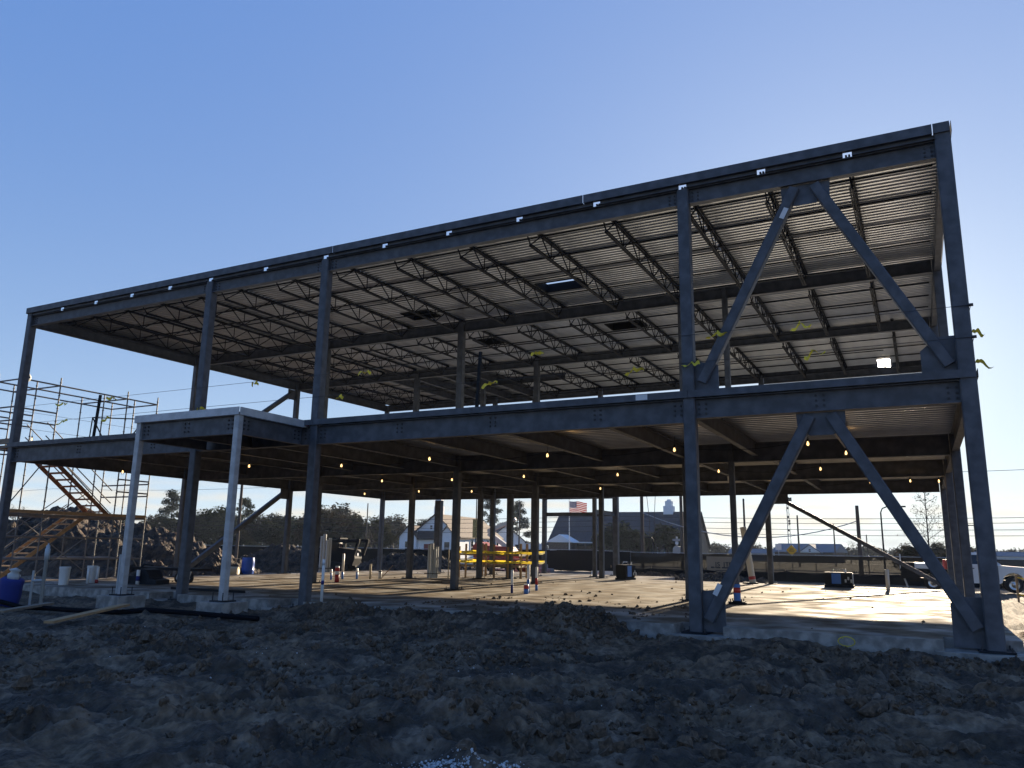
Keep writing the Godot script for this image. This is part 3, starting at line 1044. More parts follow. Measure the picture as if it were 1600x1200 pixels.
func cables() -> void:
	var levels := [[6.05, "upper steel safety cable with yellow ribbons round the second floor", [-2.78, -4.42, -8.56, -13.56, -17.4, -23.47, -26.06]], [5.45, "lower steel safety cable with yellow ribbons round the second floor", [-2.58, -4.98, -6.24, -9.77, -14.36, -19.54, -23.67, -26.0]]]
	var k := 0
	for q in levels:
		var t := thing("safety_cable", q[1], "cable", Vector3.ZERO, 0.0, "safety cables of the second floor")
		var st := mb()
		path(st, [D(0.16, q[0], -0.16), D(LEFT - 0.14, q[0] + 0.05, -0.16)], 0.006, 5)
		path(st, [D(0.16, q[0], -0.16), D(0.16, q[0], 21.5)], 0.006, 5)
		path(st, [D(LEFT - 0.14, q[0], -0.16), D(LEFT - 0.14, q[0], 21.5)], 0.006, 5)
		path(st, [D(0.16, q[0], 21.5), D(LEFT - 0.14, q[0], 21.5)], 0.006, 5)
		tube(st, D(0.12, q[0], -0.16), D(0.2, q[0], -0.16), 0.03, 0.03, 6)
		obj(st, "wire", M.wire, t)
		for x in q[2]:
			k += 1
			put(flag_mesh(k), "ribbon", M.flag_cloth, t, at(D(x, q[0] - 0.01, -0.17)))
		for x in [-4.0, -9.0, -14.0, -20.0]:
			k += 1
			put(flag_mesh(k), "ribbon", M.flag_cloth, t, at(D(x + k * 0.2, q[0], 21.5)))
		k += 1
		put(flag_mesh(k), "ribbon", M.flag_cloth, t, at(D(0.2, q[0] - (0.45 if q[0] > 6 else 0.42), 0.05)))
	for x in [-10.2, -24.45]:
		var st := mb()
		sweep(st, rect(0.075, 0.075, 0.008), D(x - 0.03, 4.866, -0.02), D(x + 0.03, 6.25, 0.0), Vector3.BACK)
		tag(obj(st, "guard_post", M.black), "dark steel guard post standing on the second floor edge " + ("near the middle" if x > -15.0 else "in front of the scaffold"), "post", "guard posts on the floor edge")

func lamps() -> void:
	var rows := [["string of bare work lamps under the front bay of the second floor", 2.6, [-3.08, -6.17, -9.6, -13.09, -16.79, -19.81, -23.35, -25.94]],
		["string of bare work lamps under the middle bay of the second floor", 8.3, [-3.44, -6.36, -9.7, -12.98, -16.13, -19.06, -22.6]],
		["string of bare work lamps under the rear bay of the second floor", 13.9, [-0.3, -1.15, -2.38, -5.77, -12.42, -18.52, -20.92, -24.52]],
		["single bare work lamp on the cord near the right chevron brace", 4.98, [-2.45]],
		["bright bare work lamp at the scaffold deck beside the leftmost column", 0.5, [-28.63]]]
	var glass := mb()
	lathe(glass, [[0.0, -0.13], [0.018, -0.127], [0.030, -0.105], [0.030, -0.085], [0.018, -0.05], [0.014, -0.03]], Vector3.ZERO, 10)
	var gm := done(glass)
	var sock := mb()
	lathe(sock, [[0.018, -0.035], [0.022, -0.03], [0.022, 0.03], [0.0, 0.035]], Vector3.ZERO, 8)
	var smesh := done(sock)
	var cage := mb()
	for i in 6:
		var a := TAU * i / 6
		var o := Vector3(cos(a), 0, sin(a))
		path(cage, [o * 0.02 + Vector3(0, -0.02, 0), o * 0.055 + Vector3(0, -0.10, 0), o * 0.03 + Vector3(0, -0.18, 0)], 0.003, 4)
	var cm := done(cage)
	for q in rows:
		var t := thing("work_light_string", q[0], "work lights", Vector3.ZERO, 0.0, "temporary lights under the second floor")
		var st := mb()
		var spots := []
		for x in q[2]:
			spots.append(D(x, 5.15 if x < -28.0 else 4.08, q[1] + (0.0 if x < -28.0 else 0.5 * sin(x))))
		for i in spots.size() - 1:
			path(st, sag(spots[i], spots[i + 1], 0.06 + 0.03 * absf(spots[i].x - spots[i + 1].x), 8), 0.007, 4)
		for s in spots:
			path(st, [s, s + Vector3(0.02, 0.25, 0.0)], 0.005, 4)
		obj(st, "cord", M.black, t)
		for s in spots:
			var b := node("work_lamp", t, s)
			put(gm, "bulb", M.bulb_glow, b)
			put(smesh, "socket", M.black, b)
			put(cm, "cage", M.dark_steel, b)
			var l := OmniLight3D.new()
			l.name = "lamp_light"
			l.light_color = Color(1.0, 0.78, 0.5)
			l.light_energy = 0.012
			l.light_size = 0.04
			l.omni_range = 20.0
			l.omni_attenuation = 2.0
			l.shadow_enabled = true
			l.position = Vector3(0, -0.1, 0)
			b.add_child(l)

# ------------------------------------------------------------------ scaffold
func scaffold() -> void:
	var t := thing("scaffold_stair_tower", "tube scaffold stair tower with orange stairs at the left end of the frame", "scaffold")
	var xs := [-29.8, -31.3, -32.8]
	var ds := [0.55, 2.0, 4.9, 6.35]
	var st := mb()
	tube(st, Vector3(0, 0, 0), Vector3(0, 7.55, 0), 0.026, 0.026, 8)
	for k in 15:
		tube(st, Vector3(0, 0.35 + k * 0.5, 0), Vector3(0, 0.375 + k * 0.5, 0), 0.043, 0.043, 8)
	box(st, Vector3(0, 0.006, 0), Vector3(0.15, 0.012, 0.15))
	var pm := done(st)
	for x in xs:
		for d in ds:
			put(pm, "standard", M.scaffold_tube, t, at(D(x, SLAB - 0.04, d)))
	var rail := func(a: Vector3, b: Vector3, called := "ledger", r := 0.03, m: Material = M.scaffold_tube) -> void:
		var s := mb()
		tube(s, a, b, r, r, 8)
		obj(s, called, m, t)
	for x in xs:
		for i in 3:
			for y in ([7.37, 2.5, 1.7, 0.9] if i > 0 else [7.37, 6.3, 5.85, 4.85, 2.5, 1.7, 0.9]):
				rail.call(D(x, y, ds[i]), D(x, y, ds[i + 1]))
	for d in ds:
		for i in 2:
			for y in [7.37, 4.85, 2.5, 0.9] if d < 5.0 else [7.37, 2.5, 0.9]:
				rail.call(D(xs[i], y, d), D(xs[i + 1], y, d))
	for y in [6.35, 5.85]:
		rail.call(D(xs[0], y, ds[0]), D(xs[2], y, ds[0]), "guard_rail")
		rail.call(D(xs[0], y - 2.4, ds[3]), D(xs[2], y - 2.4, ds[3]), "guard_rail")
		rail.call(D(xs[0], y - 2.3, ds[2]), D(xs[0], y - 2.3, ds[3]), "guard_rail")
	for q in [[xs[0], 1.9, 4.8, 0.3, 2.45], [xs[0], 4.8, 2.1, 2.6, 4.8], [xs[2], 2.0, 4.9, 0.3, 2.45], [xs[1], 4.9, 2.0, 0.4, 2.4], [xs[0], 0.55, 2.0, 2.6, 4.8], [xs[2], 0.55, 2.0, 0.4, 2.4], [xs[0], 6.35, 4.9, 0.4, 2.4]]:
		rail.call(D(q[0], q[3], q[1]), D(q[0], q[4], q[2]), "diagonal_brace", 0.022)
	# decks
	for k in 6:
		st = mb()
		box(st, D(-29.92 - k * 0.245, 4.90, 1.28), Vector3(0.232, 0.045, 1.5))
		obj(st, "plank", M.grey_wood, t)
	for k in 6:
		st = mb()
		box(st, D(-29.92 - k * 0.245, 2.55, 5.62), Vector3(0.232, 0.045, 1.5))
		obj(st, "plank", M.grey_wood, t)
	for x in [-29.76, -32.84]:
		st = mb()
		box(st, D(x, 2.60, 3.4), Vector3(0.03, 0.11, 5.9))
		obj(st, "toe_board", M.wood, t)
	st = mb()
	box(st, D(-31.3, 5.06, 0.5), Vector3(3.1, 0.2, 0.03))
	obj(st, "toe_board", M.grey_wood, t)
	# stair flights: upper in the right bay, lower one in the left bay
	for q in [[-29.95, -31.1, 1.75, 4.92, 4.75, 2.58, M.orange_paint], [-31.42, -32.6, 4.75, 2.55, 1.7, 0.22, M.wood]]:
		var fl := node("stair_flight", t)
		for x in [q[0], q[1]]:
			st = mb()
			bar(st, D(x, q[3], q[2]), D(x, q[5], q[4]), 0.04, 0.15)
			obj(st, "stringer", q[6], fl)
		for k in 10:
			var u := (k + 0.5) / 10.0
			st = mb()
			box(st, D((q[0] + q[1]) / 2, lerpf(q[3], q[5], u) + 0.03, lerpf(q[2], q[4], u)), Vector3(absf(q[0] - q[1]) - 0.045, 0.05, 0.24))
			obj(st, "tread", q[6], fl)
		for x in [q[0] + 0.06, q[1] - 0.06]:
			for h in [0.5, 1.0]:
				st = mb()
				tube(st, D(x, q[3] + h, q[2]), D(x, q[5] + h, q[4]), 0.02, 0.02, 6)
				obj(st, "hand_rail", M.scaffold_tube, fl)
	# the round lamp head clamped to the corner column
	var l := thing("round_work_light", "round pale floodlight head clamped behind the leftmost steel column", "work light", D(-29.2, 7.3, 0.35))
	st = mb()
	lathe(st, [[0.0, -0.12], [0.10, -0.11], [0.17, -0.02], [0.18, 0.05], [0.0, 0.06]], Vector3.ZERO, 14)
	obj(st, "housing", M.grey_plastic, l, Transform3D(Basis(Vector3.RIGHT, 1.3), Vector3.ZERO))
	st = mb()
	bar(st, Vector3(0.02, 0.0, 0.0), Vector3(0.36, -0.02, 0.1), 0.05, 0.05)
	obj(st, "clamp_arm", M.dark_steel, l)
	# barrow-like folding frame on the second floor
	var b := thing("hoist_frame", "dark tubular frame with a small motor standing on the second floor deck", "hoist", D(-25.6, 4.862, 1.2))
	st = mb()
	for q in [[Vector3(-0.9, 0, 0), Vector3(-0.85, 0.95, 0)], [Vector3(-0.85, 0.95, 0), Vector3(1.6, 0.75, 0)], [Vector3(1.6, 0, 0), Vector3(1.6, 0.75, 0)], [Vector3(-0.85, 0.95, 0), Vector3(0.0, 0.0, 0)], [Vector3(-0.9, 0.18, 0), Vector3(1.6, 0.03, 0)], [Vector3(1.6, 0.45, 0), Vector3(1.1, 0.0, 0)]]:
		tube(st, q[0], q[1], 0.022, 0.022, 6)
	obj(st, "tube_frame", M.black, b)
	st = mb()
	lathe(st, [[0.0, 0.0], [0.2, 0.0], [0.22, 0.08], [0.16, 0.24], [0.0, 0.26]], Vector3(0.05, 0.02, 0), 10)
	obj(st, "motor", M.tan, b)

# ------------------------------------------------------------------ things on and round the slab
func pipe(label: String, x: float, d: float, h: float, r: float, bands: Array, base := SLAB, group := "pipe stubs rising from the slab", m: Material = null) -> void:
	var t := thing("pipe_stub", label, "pipe", D(x, base, d), 0.0, group)
	var st := mb()
	lathe(st, [[0.0, 0.0], [r, 0.0], [r, h - 0.005], [r * 0.82, h], [r * 0.8, h - 0.06], [0.0, h - 0.06]], Vector3.ZERO, 12)
	obj(st, "pipe", M.white_plastic if m == null else m, t)
	for b in bands:
		st = mb()
		lathe(st, [[r * 1.01, b[0]], [r * 1.03, b[0]], [r * 1.03, b[1]], [r * 1.01, b[1]]], Vector3.ZERO, 12)
		obj(st, "tape_band", M[b[2]], t)

func bundle(label: String, x: float, d: float, n: int, h: float, r: float, m: Material, base := SLAB) -> void:
	var t := thing("conduit_bundle", label, "conduits", D(x, base, d))
	for i in n:
		var st := mb()
		var q := Vector3((i % 3) * r * 2.3 - r * 2.3, 0, floor(i / 3.0) * r * 2.4)
		tube(st, q, q + Vector3(0.01 * (i % 2), h * (1.0 - 0.05 * (i * 7 % 4)), 0.0), r, r, 10)
		obj(st, "conduit", m, t)
	var st := mb()
	box(st, Vector3(0, 0.2, r * 1.2), Vector3(r * 9, 0.03, r * 6))
	obj(st, "tie_strap", M.dark_steel, t)

func slab_things() -> void:
	pipe("tall white pipe standing at the slab edge right of the front column", -14.68, 0.04, 1.05, 0.038, [[0.42, 0.52, "navy_cloth"], [0.9, 0.97, "grey_plastic"]])
	pipe("white pipe stub with dark foot, left one of the group of four", -12.68, 6.75, 0.72, 0.04, [[0.0, 0.26, "navy_cloth"]])
	pipe("tallest white pipe with blue sleeve in the group of four", -12.42, 7.4, 0.9, 0.05, [[0.0, 0.42, "blue_paint"]])
	pipe("short wide blue pipe stub with red patch in the group of four", -12.18, 6.76, 0.30, 0.075, [[0.0, 0.16, "blue_paint"], [0.16, 0.27, "red_paint"]])
	pipe("white pipe stub with red and blue bands, right one of the group of four", -12.77, 8.75, 0.78, 0.045, [[0.0, 0.2, "blue_paint"], [0.2, 0.42, "red_paint"]])
	pipe("fat red capped pipe beside the tied conduits", -21.12, 8.4, 0.62, 0.085, [[0.0, 0.3, "red_paint"], [0.42, 0.56, "red_paint"]])
	pipe("thin red pipe stub just right of the front column", -22.43, 8.55, 0.38, 0.035, [[0.0, 0.38, "red_paint"]])
	pipe("short white and blue pipe stub left of the red pipe", -22.72, 9.97, 0.42, 0.04, [[0.0, 0.28, "blue_paint"]])
	pipe("tall weathered pipe stub with blue foot right of the red pipe", -22.81, 10.8, 1.05, 0.05, [[0.0, 0.3, "blue_paint"]], SLAB, "pipe stubs rising from the slab", M.cream_pipe)
	pipe("short white pipe with blue foot, left of the pair on the open slab", -22.44, 11.3, 0.45, 0.045, [[0.0, 0.3, "blue_paint"]])
	pipe("tan pipe stub, right of the pair on the open slab", -22.2, 11.9, 0.62, 0.05, [], SLAB, "pipe stubs rising from the slab", M.tan)
	pipe("low grey pipe stub with flanged collar beside the leaning stake", -22.2, 12.6, 0.34, 0.07, [[0.28, 0.33, "dark_steel"]], SLAB, "pipe stubs rising from the slab", M.grey_plastic)
	pipe("thin upright rod standing right of the pale conduit bundle", -19.78, 14.35, 1.3, 0.022, [], SLAB, "pipe stubs rising from the slab", M.tan)
	pipe("white pipe post standing near the rear right corner of the slab", -2.31, 19.4, 0.8, 0.075, [], SLAB, "pipe stubs rising from the slab", M.cream_pipe)
	pipe("white pipe stub between the two white drums, nearer the left one", -26.2, 1.6, 0.5, 0.045, [])
	pipe("white pipe stub between the two white drums, nearer the right one", -26.3, 2.0, 0.55, 0.05, [[0.0, 0.12, "red_paint"]])
	pipe("white pipe stub with blue tape left of the pale canopy post", -24.6, 2.3, 0.48, 0.06, [[0.12, 0.28, "navy_cloth"]])
	bundle("four tall grey conduits tied together behind the front column", -29.0, 17.0, 6, 1.95, 0.085, M.grey_plastic)
	bundle("pale upright conduit bundle on the open slab in the middle", -20.99, 15.02, 6, 1.55, 0.07, M.grey_plastic)
	bundle("three thin grey conduits beside the left canopy footing", -19.75, -2.0, 3, 1.35, 0.03, M.grey_plastic, -0.1)
	# tall vent pipe on the left, with its coupling
	var t := thing("vent_pipe", "tall white pipe with a fat coupling standing in the mud left of the canopy", "pipe", D(-20.6, -0.12, -3.5))
	var st := mb()
	lathe(st, [[0.0, 0.0], [0.042, 0.0], [0.042, 1.22], [0.06, 1.225], [0.06, 1.5], [0.045, 1.505], [0.045, 1.58], [0.018, 1.585], [0.018, 1.63], [0.0, 1.635]], Vector3.ZERO, 14)
	obj(st, "pipe", M.grey_plastic, t)
	st = mb()
	tube(st, Vector3(0, 0.72, 0), Vector3(-0.42, 0.70, 0.02), 0.03, 0.03, 8)
	tube(st, Vector3(-0.42, 0.0, 0.02), Vector3(-0.42, 0.95, 0.02), 0.03, 0.03, 8)
	obj(st, "side_branch", M.grey_plastic, t)
	# wrapped column end with flange, leaning cream post, stake
	t = thing("wrapped_base", "blue and red wrapped pipe sleeve on a dark flange at a column foot", "pipe sleeve", D(-5.62, SLAB, 6.62))
	st = mb()
	lathe(st, [[0.0, 0.0], [0.24, 0.0], [0.26, 0.03], [0.14, 0.05], [0.12, 0.09]], Vector3.ZERO, 14)
	obj(st, "flange", M.black, t)
	st = mb()
	lathe(st, [[0.095, 0.05], [0.095, 0.52], [0.09, 0.53]], Vector3.ZERO, 14)
	obj(st, "blue_sleeve", M.blue_paint, t)
	st = mb()
	lathe(st, [[0.097, 0.30], [0.099, 0.30], [0.099, 0.44], [0.097, 0.44]], Vector3.ZERO, 14)
	obj(st, "red_tape", M.red_paint, t)
	t = thing("cream_post", "tall leaning cream post with red band near the back of the slab", "post", D(-7.85, SLAB, 21.0))
	st = mb()
	tube(st, Vector3(0, 0.05, 0), Vector3(-0.35, 2.5, -0.1), 0.14, 0.14, 14)
	obj(st, "shaft", M.cream_pipe, t)
	st = mb()
	tube(st, Vector3(-0.02, 0.18, 0), Vector3(-0.04, 0.32, -0.006), 0.145, 0.145, 14)
	obj(st, "red_band", M.red_paint, t)
	st = mb()
	box(st, Vector3(-0.1, 0.03, 0), Vector3(0.6, 0.06, 0.45))
	obj(st, "foot", M.dark_steel, t)
	for q in [[D(-22.0, SLAB, 12.4), D(-21.6, 0.75, 12.7), "thin wooden stake leaning beside the low grey pipe stub"], [D(-16.9, -0.12, -1.3), D(-16.62, 0.22, -1.5), "short wooden stake stuck in the mud before the front column"]]:
		st = mb()
		bar(st, q[0], q[1], 0.05, 0.03)
		tag(obj(st, "wooden_stake", M.wood), q[2], "stake")
	drums()
	guard()
	machines()

func drums() -> void:
	var t: Node3D
	var st: SurfaceTool
	for q in [["tall white plastic drum on the slab edge, left of the two", -25.9, 0.55, 0.0], ["tall white plastic drum with dark printed bars, right of the two", -26.45, 1.9, 1.0]]:
		t = thing("white_drum", q[0], "drum", D(q[1], SLAB, q[2]), -0.5, "white drums on the slab edge")
		t.scale = Vector3.ONE * 0.76
		st = mb()
		lathe(st, [[0.0, 0.0], [0.185, 0.0], [0.19, 0.02], [0.215, 0.72], [0.225, 0.73], [0.225, 0.75], [0.21, 0.76]], Vector3.ZERO, 20)
		obj(st, "body", M.white_plastic, t)
		st = mb()
		lathe(st, [[0.22, 0.68], [0.232, 0.685], [0.232, 0.70], [0.22, 0.705]], Vector3.ZERO, 20)
		obj(st, "rim", M.white_plastic, t)
		if q[3] > 0.0:
			for k in 4:
				st = mb()
				for i in 4:
					var a := 0.9 + i * 0.14
					var y: float = [0.52, 0.30, 0.22, 0.14][k]
					var r := 0.188 + 0.036 * y + 0.003
					var hh: float = [0.03, 0.015, 0.04, 0.045][k]
					quad(st, Vector3(cos(a) * r, y, sin(a) * r), Vector3(cos(a) * r, y + hh, sin(a) * r), Vector3(cos(a + 0.14) * r, y + hh, sin(a + 0.14) * r), Vector3(cos(a + 0.14) * r, y, sin(a + 0.14) * r))
				obj(st, "printed_bar", M.print, t)
	t = thing("blue_barrel", "open blue plastic barrel standing at the left edge of the slab", "barrel", D(-31.0, -0.02, 13.5))
	st = mb()
	lathe(st, [[0.0, 0.0], [0.27, 0.0], [0.285, 0.05], [0.30, 0.26], [0.31, 0.28], [0.31, 0.31], [0.30, 0.33], [0.31, 0.58], [0.315, 0.62], [0.30, 0.82], [0.285, 0.88], [0.29, 0.90], [0.27, 0.90], [0.27, 0.80], [0.0, 0.80]], Vector3.ZERO, 20)
	obj(st, "body", M.blue_plastic, t)
	t = thing("tan_roll", "tan roll of matting lying beside the blue barrel", "roll", D(-30.9, 0.02, 12.3), 0.5)
	st = mb()
	tube(st, Vector3(-0.38, 0.22, 0), Vector3(0.38, 0.22, 0), 0.24, 0.22, 14)
	obj(st, "roll", M.tan, t)
	st = mb()
	tube(st, Vector3(0.36, 0.22, 0), Vector3(0.40, 0.22, 0), 0.12, 0.12, 12)
	obj(st, "core", M.white_plastic, t)
	t = thing("blue_bag", "leaning dark blue barrel bag with a grey top in the mud at the far left", "bag", D(-21.3, -0.1, -3.95), 0.3)
	st = mb()
	lathe(st, [[0.0, 0.0], [0.22, 0.0], [0.27, 0.08], [0.28, 0.35], [0.26, 0.6], [0.27, 0.72], [0.22, 0.76], [0.0, 0.70]], Vector3.ZERO, 16)
	obj(st, "bag", M.navy_cloth, t, Transform3D(Basis(Vector3.FORWARD, 0.16), Vector3.ZERO))
	st = mb()
	lathe(st, [[0.0, 0.70], [0.13, 0.72], [0.15, 0.84], [0.08, 0.90], [0.14, 0.96], [0.0, 1.02]], Vector3.ZERO, 12)
	obj(st, "grey_top", M.grey_plastic, t, Transform3D(Basis(Vector3.FORWARD, 0.16), Vector3.ZERO))
	# drag cart with casters, saw, loose bar
	t = thing("material_cart", "long black material cart on small casters behind the left canopy post", "cart", D(-25.6, SLAB, 4.4), 0.0)
	st = mb()
	box(st, Vector3(0, 0.46, 0), Vector3(3.4, 0.09, 0.8))
	obj(st, "bed", M.black, t)
	for x in [0.75, 1.35, -1.3]:
		var w := node("caster", t, Vector3(x, 0.16, 0.25))
		st = mb()
		tube(st, Vector3(0, 0, -0.035), Vector3(0, 0, 0.035), 0.16, 0.16, 16)
		obj(st, "wheel", M.rubber, w)
		st = mb()
		tube(st, Vector3(0, 0, -0.04), Vector3(0, 0, 0.04), 0.06, 0.06, 10)
		bar(st, Vector3(0, 0, 0.05), Vector3(0.1, 0.26, 0.05), 0.03, 0.05)
		obj(st, "fork", M.grey_plastic, w)
	t = thing("cutting_machine", "squat dark grey floor machine with rounded hood beside the material cart", "machine", D(-24.7, SLAB, 2.7), 0.1)
	st = mb()
	prism(st, PackedVector2Array([Vector2(-0.75, 0.0), Vector2(0.75, 0.0), Vector2(0.75, 0.16), Vector2(0.45, 0.22), Vector2(0.40, 0.34), Vector2(0.26, 0.48), Vector2(0.02, 0.52), Vector2(-0.16, 0.44), Vector2(-0.24, 0.28), Vector2(-0.75, 0.26)]), -0.3, 0.3)
	obj(st, "hood", M.dark_steel, t)
	st = mb()
	bar(st, Vector3(-0.5, 0.28, 0), Vector3(-0.15, 0.66, 0), 0.05, 0.05)
	bar(st, Vector3(-0.15, 0.66, 0), Vector3(0.25, 0.62, 0), 0.05, 0.05)
	obj(st, "handle", M.black, t)
	for q in [[D(-21.6, SLAB + 0.035, 1.2), D(-18.6, SLAB + 0.035, 1.25), "steel_bar", "short black steel bar lying on the slab between the canopy posts", M.black, 0.07]]:
		st = mb()
		bar(st, q[0], q[1], q[5], q[5])
		tag(obj(st, q[2], q[4]), q[3], "bar")
	st = mb()
	var pts := []
	for i in 13:
		var u := i / 12.0
		var x := lerpf(-22.5, -13.6, u)
		var d := lerpf(-4.45, -3.2, u)
		pts.append(D(x, maxf(ground_height(x, d), -0.1) + 0.10, d))
	path(st, pts, 0.055, 8)
	tag(obj(st, "black_pipe", M.silt_cloth), "long black pipe lying across the mud in front of the canopy", "pipe")
	for q in [[D(-16.2, 0.0, -6.1), D(-17.3, 0.14, -3.6), 0.05, 0.2, "yellow lumber plank lying under the black pipe", M.wood], [D(-19.2, 0.0, -5.3), D(-19.9, 0.06, -3.7), 0.05, 0.2, "weathered brown plank lying in the mud at the far left", M.grey_wood]]:
		st = mb()
		bar(st, q[0] + Vector3(0, 0.03, 0), q[1] + Vector3(0, 0.03, 0), q[3], q[2])
		tag(obj(st, "plank", q[5]), q[4], "plank", "planks lying in the mud")
	t = thing("yellow_ring", "crumpled yellow plastic collar lying at the foot of the slab edge", "collar", D(-2.3, 0.0, -0.45))
	st = mb()
	var ring := []
	for i in 13:
		var a := TAU * i / 12
		ring.append(Vector3(cos(a) * 0.14, 0.06 + sin(a) * 0.085, sin(a) * 0.03 + cos(a * 2.0) * 0.02))
	path(st, ring, 0.009, 5)
	for i in [1, 4, 9]:
		path(st, [ring[i], ring[i] + Vector3(0.02, -0.02, 0.07)], 0.008, 4)
	obj(st, "ring", M.flag_cloth, t)

func guard() -> void:
	var t := thing("timber_guardrail", "timber guardrail of upright studs round a pit, wrapped with caution tape", "guardrail")
	# corners of the guarded pit
	var a := D(-20.75, SLAB, 16.6)
	var b := D(-17.6, SLAB, 16.9)
	var c := D(-17.9, SLAB, 18.6)
	var st: SurfaceTool
	var k := 0
	for u in [0.05, 0.16, 0.40, 0.62, 0.84]:
		st = mb()
		var p := a.lerp(b, u)
		box(st, p + Vector3(0, 0.72 + 0.06 * (k % 2), 0), Vector3(0.09, 1.44 + 0.12 * (k % 2), 0.04))
		obj(st, "stud", M.wood, t)
		k += 1
	for q in [b.lerp(c, 0.25), b.lerp(c, 0.85), a + Vector3(0.3, 0, -2.0), a + Vector3(0.5, 0, -2.0)]:
		st = mb()
		box(st, q + Vector3(0, 0.8, 0), Vector3(0.09, 1.6, 0.09))
		obj(st, "stud", M.wood, t)
	for y in [0.55, 1.07]:
		for e in [[a, b], [b, c], [c, a + Vector3(0.4, 0, -2.0)]]:
			st = mb()
			bar(st, e[0] + Vector3(0, y, -0.045), e[1] + Vector3(0, y, -0.045), 0.04, 0.09)
			obj(st, "rail", M.grey_wood, t)
	var tape := thing("caution_tape", "two bands of yellow caution tape strung round the timber guardrail", "tape")
	for y in [0.78, 1.22]:
		var ring := [D(-20.95, SLAB, 16.45), D(-19.2, SLAB - 0.02, 16.6), D(-17.45, SLAB, 16.75), D(-17.0, SLAB - 0.03, 17.8), D(-17.1, SLAB, 18.75), D(-19.4, SLAB - 0.03, 18.8), D(-21.0, SLAB, 18.6), D(-20.95, SLAB, 16.45)]
		st = mb()
		for i in ring.size() - 1:
			var prev := []
			for s in 7:
				var u := s / 6.0
				var p: Vector3 = ring[i].lerp(ring[i + 1], u) + Vector3(0, y - 0.05 * sin(u * PI) + 0.012 * sin(u * 20.0 + i), 0.012 * cos(u * 17.0))
				var tilt := Vector3(0, 0.05, 0.012 * sin(u * 9.0 + i))
				if s:
					quad(st, prev[0], p + tilt, p - tilt, prev[1])
				prev = [p + tilt, p - tilt]
		obj(st, "tape_band", M.yellow_tape, tape)
		var mark := mb()
		for i in [0, 1]:
			for s in 5:
				var u := (s + 0.5) / 5.0
				var p: Vector3 = ring[i].lerp(ring[i + 1], u) + Vector3(0, y - 0.05 * sin(u * PI), 0.022)
				for w in 7:
					box(mark, p + Vector3(-0.13 + w * 0.036, 0, 0.004), Vector3(0.016, 0.03, 0.002))
		obj(mark, "printed_letters", M.print, tape)

func wheel(parent: Node, c: Vector3, r: float, w: float, rim: Material = null) -> void:
	var n := node("wheel", parent, c)
	var st := mb()
	for s in 20:
		pass
	lathe(st, [[r * 0.58, -w / 2], [r * 0.92, -w / 2], [r, -w * 0.32], [r, w * 0.32], [r * 0.92, w / 2], [r * 0.58, w / 2]], Vector3.ZERO, 22)
	obj(st, "tyre", M.rubber, n, Transform3D(Basis(Vector3.RIGHT, PI / 2), Vector3.ZERO))
	st = mb()
	lathe(st, [[0.0, -w * 0.3], [r * 0.2, -w * 0.36], [r * 0.25, -w * 0.2], [r * 0.52, -w * 0.25], [r * 0.6, -w * 0.45], [r * 0.6, w * 0.45], [r * 0.52, w * 0.25], [r * 0.25, w * 0.2], [r * 0.2, w * 0.36], [0.0, w * 0.3]], Vector3.ZERO, 16)
	obj(st, "rim", M.chrome if rim == null else rim, n, Transform3D(Basis(Vector3.RIGHT, PI / 2), Vector3.ZERO))

func arch(cx: float, r: float, y0: float, n := 8) -> Array:   # points of a wheel arch from right to left, for an outline going clockwise underneath
	var out := []
	for i in n + 1:
		var a := PI * i / n
		out.append(Vector2(cx - cos(a) * r, y0 + sin(a) * r))
	return out

